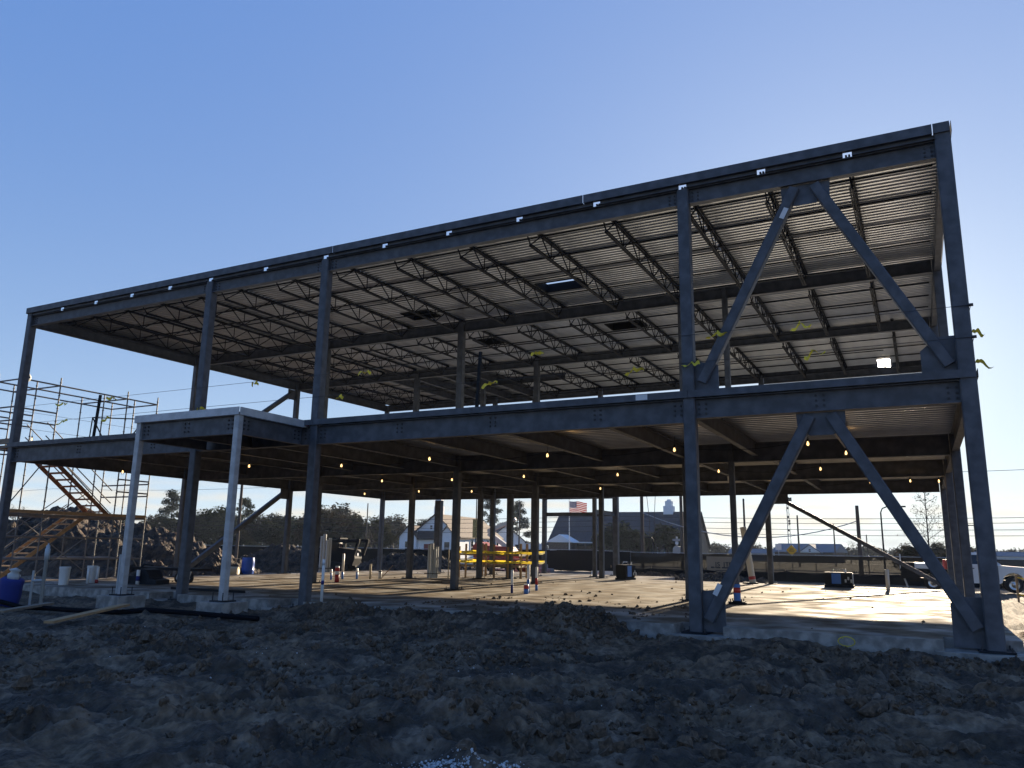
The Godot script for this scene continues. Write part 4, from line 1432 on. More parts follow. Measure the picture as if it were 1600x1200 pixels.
func pickup(label: String, p: Vector3, turn: float, flatbed: bool, group := "") -> void:
	# x forward along the truck, 0 at the middle; ground at y = 0
	var t := thing("pickup_truck", label, "pickup truck", p, turn, group)
	var st := mb()
	var w := 1.9
	var poly := [Vector2(-0.55, 0.42)]
	if not flatbed:
		poly = [Vector2(-2.85, 0.55), Vector2(-2.15, 0.5)] + arch(-1.68, 0.44, 0.5) + [Vector2(-1.2, 0.45)]
	poly += [Vector2(1.15, 0.42)] + arch(1.72, 0.47, 0.48) + [Vector2(2.2, 0.45), Vector2(2.85, 0.5), Vector2(2.92, 0.72), Vector2(2.88, 1.05), Vector2(2.72, 1.17), Vector2(1.45, 1.26), Vector2(1.15, 1.28)]
	poly += [Vector2(-0.55, 1.28)] if flatbed else [Vector2(-0.62, 1.27), Vector2(-0.62, 1.22), Vector2(-2.88, 1.22), Vector2(-2.92, 0.7)]
	prism(st, PackedVector2Array(poly), -w / 2, w / 2)
	obj(st, "body", M.white_paint, t)
	# cab: a tapered greenhouse
	st = mb()
	var low := [Vector2(-0.55, 1.275), Vector2(1.28, 1.275)]
	var bl := [Vector3(-0.6, 1.275, 0.9), Vector3(1.30, 1.275, 0.9), Vector3(0.62, 1.84, 0.72), Vector3(0.4, 1.88, 0.70), Vector3(-0.42, 1.88, 0.70), Vector3(-0.54, 1.84, 0.72)]
	var br := []
	for q in bl:
		br.append(Vector3(q.x, q.y, -q.z))
	for i in 6:
		var j := (i + 1) % 6
		quad(st, bl[i], bl[j], br[j], br[i])
	for i in range(1, 5):
		tri(st, bl[0], bl[i + 1], bl[i])
		tri(st, br[0], br[i], br[i + 1])
	obj(st, "cab", M.white_paint, t)
	# windows, a little proud of the cab
	for s in [1, -1]:
		for q in [[-0.50, -0.02, -0.46, -0.02], [0.06, 1.10, 0.06, 0.58]]:
			st = mb()
			var z0 := 0.905 - 0.02
			var z1 := 0.765 - 0.02
			var pa := Vector3(q[0], 1.32, s * (z0 + 0.012))
			var pb := Vector3(q[1], 1.32, s * (z0 + 0.012))
			var pc := Vector3(q[3], 1.76, s * (z1 + 0.012))
			var pd := Vector3(q[2], 1.76, s * (z1 + 0.012))
			quad(st, pa, pb, pc, pd)
			quad(st, pa - Vector3(0, 0, s * 0.01), pd - Vector3(0, 0, s * 0.01), pc - Vector3(0, 0, s * 0.01), pb - Vector3(0, 0, s * 0.01))
			obj(st, "side_window", M.glass, t)
		for q in [[-0.04, 0.12], [0.56, 0.12]]:
			st = mb()
			box(st, Vector3(q[0] + 0.1, 1.12, s * (w / 2 + 0.015)), Vector3(0.16, 0.035, 0.025))
			obj(st, "door_handle", M.black, t)
		for x in [0.0, 1.12, -0.56]:
			st = mb()
			box(st, Vector3(x, 0.88, s * (w / 2 + 0.0015)), Vector3(0.012, 0.76, 0.006))
			obj(st, "door_gap", M.print, t)
		st = mb()
		box(st, Vector3(1.02, 1.36, s * 1.05), Vector3(0.1, 0.2, 0.22))
		obj(st, "mirror", M.black, t)
		st = mb()
		box(st, Vector3(2.78, 1.0, s * 0.74), Vector3(0.24, 0.2, 0.34))
		obj(st, "headlight", M.lamp_glass, t)
		wheel(t, Vector3(1.72, 0.39, s * 0.82), 0.39, 0.26)
		wheel(t, Vector3(-1.68, 0.39, s * 0.82), 0.39, 0.26)
	st = mb()
	quad(st, Vector3(1.25, 1.315, 0.83), Vector3(0.67, 1.80, 0.70), Vector3(0.67, 1.80, -0.70), Vector3(1.25, 1.315, -0.83))
	quad(st, Vector3(1.27, 1.32, 0.83), Vector3(1.27, 1.32, -0.83), Vector3(0.69, 1.81, -0.70), Vector3(0.69, 1.81, 0.70))
	obj(st, "windscreen", M.glass, t)
	st = mb()
	box(st, Vector3(2.93, 0.62, 0), Vector3(0.14, 0.2, 1.8))
	obj(st, "bumper", M.chrome, t)
	st = mb()
	box(st, Vector3(2.9, 0.95, 0), Vector3(0.05, 0.24, 1.1))
	obj(st, "grille", M.black, t)
	st = mb()
	box(st, Vector3(0, 0.5, 0), Vector3(5.4, 0.16, 0.9))
	obj(st, "chassis", M.black, t)
	if flatbed:
		st = mb()
		box(st, Vector3(-1.85, 0.98, 0), Vector3(2.5, 0.1, 2.05))
		obj(st, "flat_bed", M.black, t)
		st = mb()
		prism(st, PackedVector2Array([Vector2(-3.08, 0.55), Vector2(-2.3, 0.55), Vector2(-2.2, 0.8), Vector2(-1.2, 0.8), Vector2(-1.1, 0.5), Vector2(-0.66, 0.5), Vector2(-0.66, 0.925), Vector2(-3.08, 0.925)]), -0.98, 0.98)
		obj(st, "bed_skirt", M.black, t)
		for q in [[-2.75, 0.62, 0.32, 0.7, M.black, "tool_box"], [-2.1, 0.75, 0.30, 0.55, M.white_paint, "tool_box"], [-1.45, 0.4, 0.24, 0.5, M.chrome, "tool_box"]]:
			st = mb()
			sweep(st, rect(q[3], q[2], 0.03), Vector3(q[0] - q[1] / 2, 1.03 + q[2] / 2, 0.5), Vector3(q[0] + q[1] / 2, 1.03 + q[2] / 2, 0.5))
			obj(st, q[5], q[4], t)
		st = mb()
		box(st, Vector3(-0.68, 1.38, 0), Vector3(0.06, 0.72, 1.9))
		obj(st, "headache_rack", M.black, t)
		st = mb()
		tube(st, Vector3(-1.0, 1.03, -0.3), Vector3(-1.0, 1.5, -0.3), 0.2, 0.17, 12)
		obj(st, "red_can", M.red_paint, t)
		st = mb()
		bar(st, Vector3(-3.05, 0.95, 0.8), Vector3(-2.8, 0.1, 0.95), 0.06, 0.06)
		tube(st, Vector3(-3.1, 1.0, -0.8), Vector3(-3.1, 1.75, -0.8), 0.04, 0.04, 8)
		obj(st, "jack_leg", M.grey_plastic, t)
	else:
		st = mb()
		box(st, Vector3(-2.93, 0.62, 0), Vector3(0.12, 0.18, 1.8))
		obj(st, "rear_bumper", M.chrome, t)
		for s in [1, -1]:
			st = mb()
			box(st, Vector3(-2.9, 1.0, s * 0.86), Vector3(0.06, 0.3, 0.16))
			obj(st, "tail_light", M.tail_red, t)

func machines() -> void:
	var st: SurfaceTool
	# welding generators
	for q in [["black engine welder with a steel end on the slab near the rear entry", -13.7, 20.6, 0.85, 0.70, 0.55, 1.35], ["blue and black engine welder standing at the back edge of the slab", -4.2, 20.4, 1.08, 0.62, 0.55, 0.0]]:
		var t := thing("engine_welder", q[0], "welder", D(q[1], SLAB, q[2]), q[6], "welding machines on the slab")
		st = mb()
		sweep(st, rect(q[5], q[4] - 0.1, 0.05), Vector3(-q[3] / 2, 0.1 + (q[4] - 0.1) / 2, 0), Vector3(q[3] / 2, 0.1 + (q[4] - 0.1) / 2, 0))
		obj(st, "housing", M.black, t)
		st = mb()
		box(st, Vector3(0, 0.05, 0), Vector3(q[3] + 0.06, 0.1, q[5] + 0.04))
		obj(st, "skid", M.dark_steel, t)
		for s in [-1, 1]:
			st = mb()
			box(st, Vector3(-0.08, 0.1 + (q[4] - 0.1) / 2, s * (q[5] / 2 + 0.004)), Vector3(0.36, q[4] - 0.2, 0.012))
			obj(st, "side_panel", M.blue_paint, t)
			for k in 3:
				st = mb()
				box(st, Vector3(0.28 + k * 0.11, 0.28 + 0.1 * (k % 2), s * (q[5] / 2 + 0.006)), Vector3(0.07, 0.13, 0.014))
				obj(st, "socket_cover", M.grey_plastic, t)
		st = mb()
		box(st, Vector3(q[3] / 2 + 0.005, 0.1 + (q[4] - 0.1) / 2, 0), Vector3(0.012, q[4] - 0.22, q[5] - 0.12))
		obj(st, "control_face", M.galvanised, t)
		st = mb()
		path(st, [Vector3(-0.25, q[4], 0), Vector3(-0.2, q[4] + 0.12, 0), Vector3(0.2, q[4] + 0.12, 0), Vector3(0.25, q[4], 0)], 0.018, 6)
		tube(st, Vector3(0.3, q[4] - 0.02, 0.15), Vector3(0.3, q[4] + 0.14, 0.15), 0.03, 0.03, 8)
		obj(st, "lifting_handle", M.chrome, t)
	# boom lift beyond the guardrail
	var l := thing("boom_lift", "red articulated boom lift with a cream boom parked behind the guardrail", "boom lift", D(-29.8, -0.22, 38.0), 0.0)
	for x in [-1.35, 1.35]:
		for s in [-0.95, 0.95]:
			wheel(l, Vector3(x, 0.42, s), 0.42, 0.3, M.boom_white)
	st = mb()
	sweep(st, rect(1.7, 0.5, 0.06), Vector3(-1.9, 0.72, 0), Vector3(1.9, 0.72, 0))
	obj(st, "chassis", M.lift_red, l)
	st = mb()
	prism(st, PackedVector2Array([Vector2(-1.9, 1.0), Vector2(1.2, 1.0), Vector2(1.3, 1.4), Vector2(0.9, 1.85), Vector2(-0.6, 1.9), Vector2(-1.6, 2.2), Vector2(-2.0, 1.9)]), -0.8, 0.8)
	obj(st, "turret", M.lift_red, l)
	st = mb()
	bar(st, Vector3(1.1, 1.6, 0.2), Vector3(-0.9, 2.85, 0.2), 0.32, 0.34)
	obj(st, "lower_boom", M.boom_white, l)
	st = mb()
	bar(st, Vector3(-1.0, 3.0, 0.2), Vector3(1.0, 3.75, 0.2), 0.26, 0.28)
	bar(st, Vector3(0.9, 3.7, 0.2), Vector3(1.4, 3.95, 0.2), 0.2, 0.2)
	obj(st, "upper_boom", M.boom_white, l)
	st = mb()
	box(st, Vector3(-1.75, 3.2, 0.5), Vector3(0.9, 1.4, 0.05))
	obj(st, "board", M.plywood, l)
	st = mb()
	tube(st, Vector3(1.9, 0.45, -0.2), Vector3(2.9, 0.5, -0.3), 0.5, 0.45, 14)
	obj(st, "counterweight", M.lift_red, l)
	# tracked skid loader behind the left columns
	var s2 := thing("skid_loader", "black tracked skid loader with raised arm frame behind the front column", "loader", D(-34.6, -0.15, 24.3), 0.25)
	for z in [-0.75, 0.75]:
		st = mb()
		prism(st, PackedVector2Array([Vector2(-1.1, 0.0), Vector2(1.0, 0.0), Vector2(1.3, 0.25), Vector2(1.25, 0.55), Vector2(0.2, 0.7), Vector2(-1.1, 0.55), Vector2(-1.35, 0.3)]), z - 0.2, z + 0.2)
		obj(st, "track", M.rubber, s2)
	st = mb()
	prism(st, PackedVector2Array([Vector2(-0.9, 0.45), Vector2(1.55, 0.45), Vector2(1.7, 0.9), Vector2(1.6, 1.45), Vector2(0.6, 1.55), Vector2(-0.9, 1.1)]), -0.55, 0.55)
	obj(st, "engine_body", M.black, s2)
	st = mb()
	for q in [[-0.9, 1.0, 0.5], [0.55, 1.5, 0.5], [-0.9, 1.0, -0.5], [0.55, 1.5, -0.5]]:
		bar(st, Vector3(q[0], q[1], q[2]), Vector3(q[0] * 0.9, 2.1, q[2]), 0.08, 0.08)
	box(st, Vector3(-0.15, 2.13, 0), Vector3(1.6, 0.08, 1.15))
	obj(st, "cab_frame", M.black, s2)
	st = mb()
	box(st, Vector3(-0.15, 1.75, 0), Vector3(1.2, 0.6, 0.9))
	obj(st, "cab_glass", M.glass, s2)
	st = mb()
	for z in [-0.72, 0.72]:
		bar(st, Vector3(2.05, 2.0, z), Vector3(-0.4, 1.95, z), 0.12, 0.2)
		bar(st, Vector3(2.0, 2.05, z), Vector3(1.7, 1.1, z), 0.1, 0.16)
		bar(st, Vector3(-0.4, 1.3, z), Vector3(-2.0, 0.5, z), 0.12, 0.2)
	obj(st, "lift_arm", M.black, s2)
	st = mb()
	prism(st, PackedVector2Array([Vector2(-2.9, 0.02), Vector2(-2.0, 0.05), Vector2(-1.9, 0.55), Vector2(-2.1, 0.5), Vector2(-2.2, 0.2)]), -0.95, 0.95)
	obj(st, "bucket", M.dark_steel, s2)
	st = mb()
	box(st, Vector3(-1.35, 0.95, 0.78), Vector3(0.7, 0.3, 0.1), Basis(Vector3.BACK, 0.45))
	obj(st, "yellow_cover", M.machine_yellow, s2)
	st = mb()
	box(st, Vector3(1.705, 1.15, 0.1), Vector3(0.01, 0.16, 0.22))
	obj(st, "white_plate", M.paper, s2)
	# trucks
	pickup("white pickup truck with a black tool-laden flatbed parked behind the right end", D(1.05, -0.16, 29.6), 0.0, true)
	pickup("distant white pickup truck parked on the road before the dark-roofed church", D(-47.3, -0.27, 132.0), PI + 0.25, false)

# ------------------------------------------------------------------ fences
func fence(label: String, a: Vector3, b: Vector3, top: float, cloth: Material, gap: float, posts_tall := 0.0, banner := false) -> Node3D:
	var t := thing("site_fence", label, "fence", Vector3.ZERO, 0.0, "construction fence round the site")
	var n := int(round(a.distance_to(b) / gap))
	var st: SurfaceTool
	st = mb()
	tube(st, Vector3.ZERO, Vector3(0, top + posts_tall, 0), 0.035, 0.035, 8)
	var pm := done(st)
	for i in n + 1:
		put(pm, "post", M.galvanised, t, at(a.lerp(b, float(i) / n)))
	for i in n:
		var p := a.lerp(b, float(i) / n)
		var q := a.lerp(b, float(i + 1) / n)
		st = mb()
		tube(st, p + Vector3(0, top, 0), q + Vector3(0, top, 0), 0.022, 0.022, 6)
		obj(st, "top_rail", M.galvanised, t)
		# sagging wind-screen cloth
		st = mb()
		st.set_smooth_group(4)
		var prev := []
		for s in 9:
			var u := s / 8.0
			var belly := 0.05 * sin(u * PI) * (1.0 if i % 2 else -0.8)
			var c := p.lerp(q, u)
			var off := (q - p).normalized().cross(Vector3.UP)
			var hi := c + off * 0.04 + Vector3(0, top - 0.03 - 0.05 * sin(u * PI) * (0.6 + 0.5 * sin(i * 2.3)), 0)
			var mid := c + off * (0.05 + belly) + Vector3(0, top * 0.5, 0)
			var lo := c + off * 0.05 + Vector3(0, 0.05 + 0.03 * sin(u * 9.0 + i), 0)
			if s:
				quad(st, prev[0], hi, mid, prev[1])
				quad(st, prev[1], mid, lo, prev[2])
			prev = [hi, mid, lo]
		obj(st, "wind_screen", cloth, t)
	return t

func fences() -> void:
	fence("brown see-through wind screen fence along the back of the site on the right", D(-20.0, -0.32, 40.0), D(15.0, -0.32, 40.0), 1.72, M.brown_mesh, 3.1, 0.05)
	fence("dark screened fence panels with concrete blocks before them, behind the slab centre", D(-34.0, -0.3, 46.0), D(-25.2, -0.3, 46.0), 1.78, M.screen_cloth, 3.0, 0.05)
	fence("short dark fence return running towards the slab beside the flagpole", D(-25.2, -0.3, 46.0), D(-20.0, -0.32, 40.0), 1.75, M.screen_cloth, 2.4, 0.05)
	fence("black screened chain-link fence along the left back of the site", D(-100.0, -0.4, 36.0), D(-34.0, -0.34, 38.0), 1.7, M.screen_cloth, 3.1, 0.12)
	# silt fence
	var t := thing("silt_fence", "low black plastic silt fence in front of the brown screen fence", "silt fence")
	var st := mb()
	var prev := []
	for i in 61:
		var x := -21.0 + i * 0.6
		var d := 38.2 + 0.25 * sin(i * 0.7)
		var y := 0.30 + 0.07 * sin(i * 1.3) + 0.04 * sin(i * 2.9)
		var p := D(x, -0.34, d)
		if i:
			quad(st, prev[0], p + Vector3(0, y + 0.32, 0), p, prev[1])
		prev = [p + Vector3(0, y + 0.32, 0), p]
	obj(st, "cloth", M.silt_cloth, t)
	var stake := mb()
	box(stake, Vector3(0, 0.4, 0), Vector3(0.04, 0.8, 0.04))
	var sm := done(stake)
	for i in 13:
		put(sm, "stake", M.wood, t, at(D(-21.0 + i * 3.0, -0.34, 38.5)))
	# tan banner on the fence
	t = thing("fence_banner", "tan company banner with dark lettering hung on the brown fence", "banner", D(-13.2, 0.62, 39.9))
	st = mb()
	box(st, Vector3.ZERO, Vector3(2.5, 1.15, 0.012))
	obj(st, "cloth", M.banner, t)
	lettering(t, "JS  JTER", Vector3(0.05, 0.05, 0.02), 0.42)
	st = mb()
	for q in [[-0.85, -0.16, 0.22, 0.10], [-0.45, -0.17, 0.28, 0.09], [0.05, -0.17, 0.5, 0.08], [0.6, -0.17, 0.4, 0.09], [0.1, -0.36, 1.5, 0.04]]:
		box(st, Vector3(q[0], q[1], 0.014), Vector3(q[2], q[3], 0.008))
	obj(st, "small_print", M.print, t)
	t = thing("brown_fence_sign", "brown sign board with faint print on the fence behind the slab centre", "sign", D(-32.4, 0.45, 45.85))
	st = mb()
	box(st, Vector3.ZERO, Vector3(2.2, 1.1, 0.012))
	obj(st, "board", M.brick, t)
	st = mb()
	for x in [-0.6, -0.25, 0.5]:
		box(st, Vector3(x, 0.15, 0.012), Vector3(0.2, 0.3, 0.008))
	obj(st, "faint_print", M.print, t)
	# concrete debris and planks in front of the dark panels
	var k := 0
	for q in [[-29.2, 40.5, 1.6, 0.55, 0.9, 0.3, "broken grey concrete block heap piece, largest one by the dark fence"], [-27.2, 40.0, 1.7, 0.4, 0.8, 0.1, "flat grey concrete block lying right of the largest broken one"], [-30.6, 39.4, 1.5, 0.25, 0.9, -0.1, "low pale concrete slab piece at the left end of the debris"], [-28.0, 41.2, 1.3, 0.7, 0.7, -0.4, "tilted concrete lump at the back of the debris by the dark fence"]]:
		st = mb()
		sweep(st, rect(q[4], q[3], 0.05), Vector3(-q[2] / 2, q[3] / 2, 0), Vector3(q[2] / 2, q[3] / 2 - 0.08, 0))
		var o := obj(st, "concrete_block", M.concrete_block, null, at(D(q[0], -0.28, q[1]), q[5]))
		tag(o, q[6], "concrete block", "broken concrete by the dark fence")
		k += 1
	st = mb()
	box(st, Vector3(0, 0.22, 0), Vector3(1.5, 0.5, 0.03))
	var bo := obj(st, "leaning_board", M.paper, null, Transform3D(Basis(Vector3.RIGHT, -0.4), D(-17.6, -0.1, 27.8)))
	tag(bo, "pale board with reddish marks leaning behind the rear entry columns", "board")
	st = mb()
	for i in 4:
		bar(st, Vector3(-0.5 + i * 0.16, 0.05, 0.02), Vector3(-0.42 + i * 0.16, 0.4, 0.02), 0.05, 0.012)
	obj(st, "red_mark", M.red_paint, bo)

func lettering(parent: Node, words: String, p: Vector3, size: float, m: Material = null) -> void:
	var tm := TextMesh.new()
	tm.text = words
	var sf := SystemFont.new()
	sf.font_names = PackedStringArray(["Droid Sans"])
	sf.font_weight = 700
	tm.font = sf
	tm.font_size = 32
	tm.pixel_size = size / 32.0
	tm.depth = 0.01
	put(tm, "lettering", M.print if m == null else m, parent, at(p))

# ------------------------------------------------------------------ background buildings
func gable_block(st: SurfaceTool, x0: float, x1: float, z0: float, z1: float, eave: float) -> void:
	box(st, Vector3((x0 + x1) / 2, eave / 2, (z0 + z1) / 2), Vector3(x1 - x0, eave, z1 - z0))

func gable_roof(parent: Node, called: String, m: Material, wall: Material, x0: float, x1: float, z0: float, z1: float, eave: float, ridge: float, over := 0.35) -> MeshInstance3D:
	# ridge along z
	var xm := (x0 + x1) / 2
	var st := mb()
	var sl := (ridge - eave) / ((x1 - x0) / 2)
	var lo := eave - sl * over
	var th := 0.18
	prism(st, PackedVector2Array([Vector2(x0 - over, lo), Vector2(x0 - over, lo + th), Vector2(xm, ridge + th), Vector2(x1 + over, lo + th), Vector2(x1 + over, lo), Vector2(xm, ridge)]), z0 - over, z1 + over)
	var r := obj(st, called, m, parent)
	st = mb()
	prism(st, PackedVector2Array([Vector2(x0, eave + 0.002), Vector2(x1, eave + 0.002), Vector2(xm, ridge - 0.01)]), z0 + 0.004, z1 - 0.004)
	obj(st, "gable_wall", wall, parent)
	return r

func window_at(parent: Node, c: Vector3, w: float, h: float, turn := 0.0, deep := 0.06) -> void:
	var b := Basis(Vector3.UP, turn)
	var n := node("window", parent, c)
	n.basis = b
	var st := mb()
	box(st, Vector3(0, h / 2 + 0.05, 0), Vector3(w + 0.24, 0.1, deep + 0.04))
	box(st, Vector3(0, -h / 2 - 0.05, 0), Vector3(w + 0.24, 0.1, deep + 0.06))
	for s in [-1, 1]:
		box(st, Vector3(s * (w / 2 + 0.06), 0, 0), Vector3(0.12, h, deep + 0.04))
	box(st, Vector3(0, 0, 0.01), Vector3(w, 0.06, deep))
	obj(st, "frame", M.siding, n)
	st = mb()
	box(st, Vector3.ZERO, Vector3(w, h, deep * 0.5))
	obj(st, "pane", M.glass, n)

func buildings() -> void:
	var st: SurfaceTool
	# white church: gable front towards us and to the left, nave running away
	var t := thing("white_church", "white church with brown roof, red door and small steeple behind the site", "church", D(-71.6, -0.3, 93.6), 0.16)
	st = mb()
	gable_block(st, -4.3, 4.3, -21.0, 0.0, 3.5)
	obj(st, "wall", M.siding, t)
	gable_roof(t, "roof", M.brown_roof, M.siding, -4.3, 4.3, -21.0, 0.0, 3.5, 6.95)
	for q in [[-5.6, -2.6], [1.3, 4.33]]:
		st = mb()
		gable_block(st, q[0], q[1], -4.0, 1.6, 3.3)
		obj(st, "wing_wall", M.siding, t)
		gable_roof(t, "wing_roof", M.brown_roof, M.siding, q[0], q[1], -4.0, 1.6, 3.3, 5.0, 0.25)
		window_at(t, Vector3((q[0] + q[1]) / 2, 1.6, 1.62), 0.9, 1.9)
	st = mb()
	prism(st, PackedVector2Array([Vector2(-2.6, 2.9), Vector2(1.3, 2.9), Vector2(1.1, 4.3), Vector2(-2.4, 4.3)]), 0.6, 1.5)
	obj(st, "porch_roof", M.dark_roof, t)
	st = mb()
	box(st, Vector3(-0.65, 1.45, 0.5), Vector3(3.88, 2.9, 1.0))
	obj(st, "porch_wall", M.siding, t)
	st = mb()
	box(st, Vector3(-0.7, 1.1, 1.03), Vector3(1.5, 2.2, 0.06))
	var door := obj(st, "door", M.red_door, t)
	st = mb()
	box(st, Vector3(-0.2, 1.05, 1.08), Vector3(0.05, 0.2, 0.05))
	obj(st, "handle", M.chrome, door)
	for x in [-0.7, 0.0, 0.7]:
		window_at(t, Vector3(x, 4.9, 0.03), 0.42, 0.6)
	for k in 6:
		window_at(t, Vector3(4.33, 1.8, -5.6 - k * 2.6), 1.15, 2.3, PI / 2)
	var sp := node("steeple", t, Vector3(0, 7.2, -1.4))
	st = mb()
	box(st, Vector3(0, 0.5, 0), Vector3(1.3, 1.3, 1.3))
	box(st, Vector3(0, 1.75, 0), Vector3(1.0, 1.2, 1.0))
	obj(st, "belfry", M.siding, sp)
	st = mb()
	lathe(st, [[0.62, 2.35], [0.0, 5.2]], Vector3.ZERO, 4)
	obj(st, "spire", M.siding, sp)
	# white gabled house with dark roof
	t = thing("white_gabled_house", "white house with dark roof beside the church, behind the boom lift", "house", D(-75.5, -0.3, 126.0), 0.75)
	st = mb()
	gable_block(st, -4.0, 4.0, -12.0, 0.0, 3.0)
	obj(st, "wall", M.siding, t)
	gable_roof(t, "roof", M.dark_roof, M.siding, -4.0, 4.0, -12.0, 0.0, 3.0, 6.2)
	window_at(t, Vector3(0.0, 1.7, 0.03), 0.9, 1.5)
	window_at(t, Vector3(2.3, 1.7, 0.03), 0.8, 1.5)
	st = mb()
	gable_block(st, 4.01, 8.0, -9.0, -1.0, 2.7)
	obj(st, "wing_wall", M.siding, t)
	# big dark-roofed church: ridge nearly parallel to the site, steep roof
	t = thing("dark_roofed_church", "large brick church with steep dark roof, porch gable and white cupola", "church", D(-53.5, -0.3, 141.0), 0.0)
	t.rotation.y = -PI / 2 + 0.02
	var L := 17.0
	st = mb()
	gable_block(st, -7.0, 7.0, -13.5, L - 1.0, 2.9)
	obj(st, "wall", M.brick, t)
	gable_roof(t, "roof", M.dark_roof, M.brick, -7.0, 7.0, -13.5, L - 1.0, 2.9, 9.3, 0.5)
	# its porch
	st = mb()
	box(st, Vector3(9.0, 1.5, 12.0), Vector3(3.9, 3.0, 5.0))
	obj(st, "porch_wall", M.brick, t)
	st = mb()
	sweep(st, PackedVector2Array([Vector2(-2.9, 3.05), Vector2(2.9, 3.05), Vector2(0, 4.6)]), Vector3(11.4, 0, 12.0), Vector3(7.0, 0, 12.0))
	obj(st, "porch_gable", M.siding, t)
	st = mb()
	box(st, Vector3(9.2, 3.05, 5.8), Vector3(3.8, 0.2, 6.8))
	obj(st, "walkway_roof", M.siding, t)
	for k in 4:
		st = mb()
		box(st, Vector3(10.8, 1.45, 8.6 - k * 1.9), Vector3(0.3, 2.9, 0.3))
		obj(st, "porch_column", M.brick, t)
	for k in 5:
		window_at(t, Vector3(7.03, 1.4, -1.5 - k * 2.4), 0.9, 1.7, PI / 2)
	var cu := node("cupola", t, Vector3(0, 9.0, -7.4))
	st = mb()
	box(st, Vector3(0, 0.75, 0), Vector3(1.9, 1.7, 1.9))
	obj(st, "base", M.siding, cu)
	st = mb()
	box(st, Vector3(0, 2.1, 0), Vector3(1.3, 1.0, 1.3))
	box(st, Vector3(0, 2.7, 0), Vector3(0.7, 0.5, 0.7))
	obj(st, "lantern", M.siding, cu)
	window_at(t, Vector3(0.0, 4.6, -13.53), 0.8, 1.8, PI)
	window_at(t, Vector3(0.0, 1.7, -13.53), 0.9, 1.8, PI)
	# blue-grey roofed house, far right
	t = thing("blue_roofed_house", "low house with blue-grey roof and white gable beyond the yellow sign", "house", D(-20.0, -0.4, 143.0), -0.2)
	st = mb()
	gable_block(st, -6.5, 4.5, -7.0, 0.0, 2.2)
	obj(st, "wall", M.brick, t)
	st = mb()
	sweep(st, PackedVector2Array([Vector2(-4.2, 2.0), Vector2(4.2, 2.0), Vector2(0, 3.6)]), Vector3(-7, 0, -3.5), Vector3(5, 0, -3.5))
	obj(st, "roof", M.blue_roof, t)
	gable_roof(t, "front_gable", M.blue_roof, M.siding, -1.6, 2.4, -3.0, 0.6, 1.9, 3.3, 0.2)
	window_at(t, Vector3(0.4, 2.3, 0.63), 0.4, 0.5)
	t = thing("low_white_building", "long low pale building far behind the brown fence on the left of the yellow sign", "building", D(-31.0, -0.4, 150.0), 0.0)
	st = mb()
	box(st, Vector3(0, 0.8, 0), Vector3(9.5, 1.6, 5.0))
	obj(st, "wall", M.siding, t)
	st = mb()
	sweep(st, PackedVector2Array([Vector2(-3, 1.6), Vector2(3, 1.6), Vector2(0, 2.5)]), Vector3(-5, 0, 0), Vector3(5, 0, 0))
	obj(st, "roof", M.blue_roof, t)
	t = thing("long_shed", "long low pale shed on the horizon behind the white pickup", "shed", D(17.0, -0.4, 150.0), 0.0)
	st = mb()
	box(st, Vector3(0, 0.9, 0), Vector3(26, 1.8, 6.0))
	obj(st, "wall", M.siding, t)
	st = mb()
	sweep(st, PackedVector2Array([Vector2(-3.4, 1.8), Vector2(3.4, 1.8), Vector2(0, 2.6)]), Vector3(-13.3, 0, 0), Vector3(13.3, 0, 0))
	obj(st, "roof", M.blue_roof, t)

func roads() -> void:
	var st := mb()
	box(st, D(-40, -0.30, 62.0), Vector3(400, 0.1, 8.0))
	struct(st, "road", M.asphalt)
	st = mb()
	for d in [57.85, 66.15]:
		box(st, D(-40, -0.24, d), Vector3(400, 0.22, 0.3))
	struct(st, "kerb", M.kerb)
	st = mb()
	for i in 40:
		box(st, D(-130 + i * 5.0, -0.246, 62.0), Vector3(2.4, 0.006, 0.12))
	struct(st, "road_marking", M.paper)
	st = mb()
	box(st, D(-42, -0.29, 128.0), Vector3(120, 0.08, 9.0))
	struct(st, "far_road", M.asphalt)

# ------------------------------------------------------------------ trees
func leaves(blobs: Array, n: int, size: float, tones: Array, sd: int, flat := 0.6) -> ArrayMesh:
	var r := RandomNumberGenerator.new()
	r.seed = sd
	var v := PackedVector3Array()
	var nr := PackedVector3Array()
	var co := PackedColorArray()
	var total := 0.0
	for b in blobs:
		total += b[3] * b[3]
	for b in blobs:
		var k := int(n * b[3] * b[3] / total)
		for i in k:
			var dir := Vector3(r.randfn(), r.randfn(), r.randfn()).normalized()
			var q := pow(r.randf(), 0.45)
			var lobed := 1.0 + 0.28 * sin(dir.x * 5.0 + b[0]) * cos(dir.z * 4.0 + b[1])
			var c := Vector3(b[0], b[1], b[2]) + dir * Vector3(b[3], b[3] * flat, b[3]) * q * lobed
			var bs := Basis.from_euler(Vector3(r.randf() * TAU, r.randf() * TAU, r.randf() * TAU))
			var s := size * r.randf_range(0.5, 1.3)
			var tone: Color = tones[r.randi() % tones.size()]
			var p := [c + bs * Vector3(-s, 0, 0), c + bs * Vector3(0, 0.12 * s, s * 0.5), c + bs * Vector3(s, 0, 0), c + bs * Vector3(0, 0.12 * s, -s * 0.5)]
			var nn := bs * Vector3.UP
			for e in [0, 1, 2, 0, 2, 3]:
				v.append(p[e]); nr.append(nn); co.append(tone)
	var arr := []
	arr.resize(Mesh.ARRAY_MAX)
	arr[Mesh.ARRAY_VERTEX] = v
	arr[Mesh.ARRAY_NORMAL] = nr
	arr[Mesh.ARRAY_COLOR] = co
	var m := ArrayMesh.new()
	m.add_surface_from_arrays(Mesh.PRIMITIVE_TRIANGLES, arr)
	return m

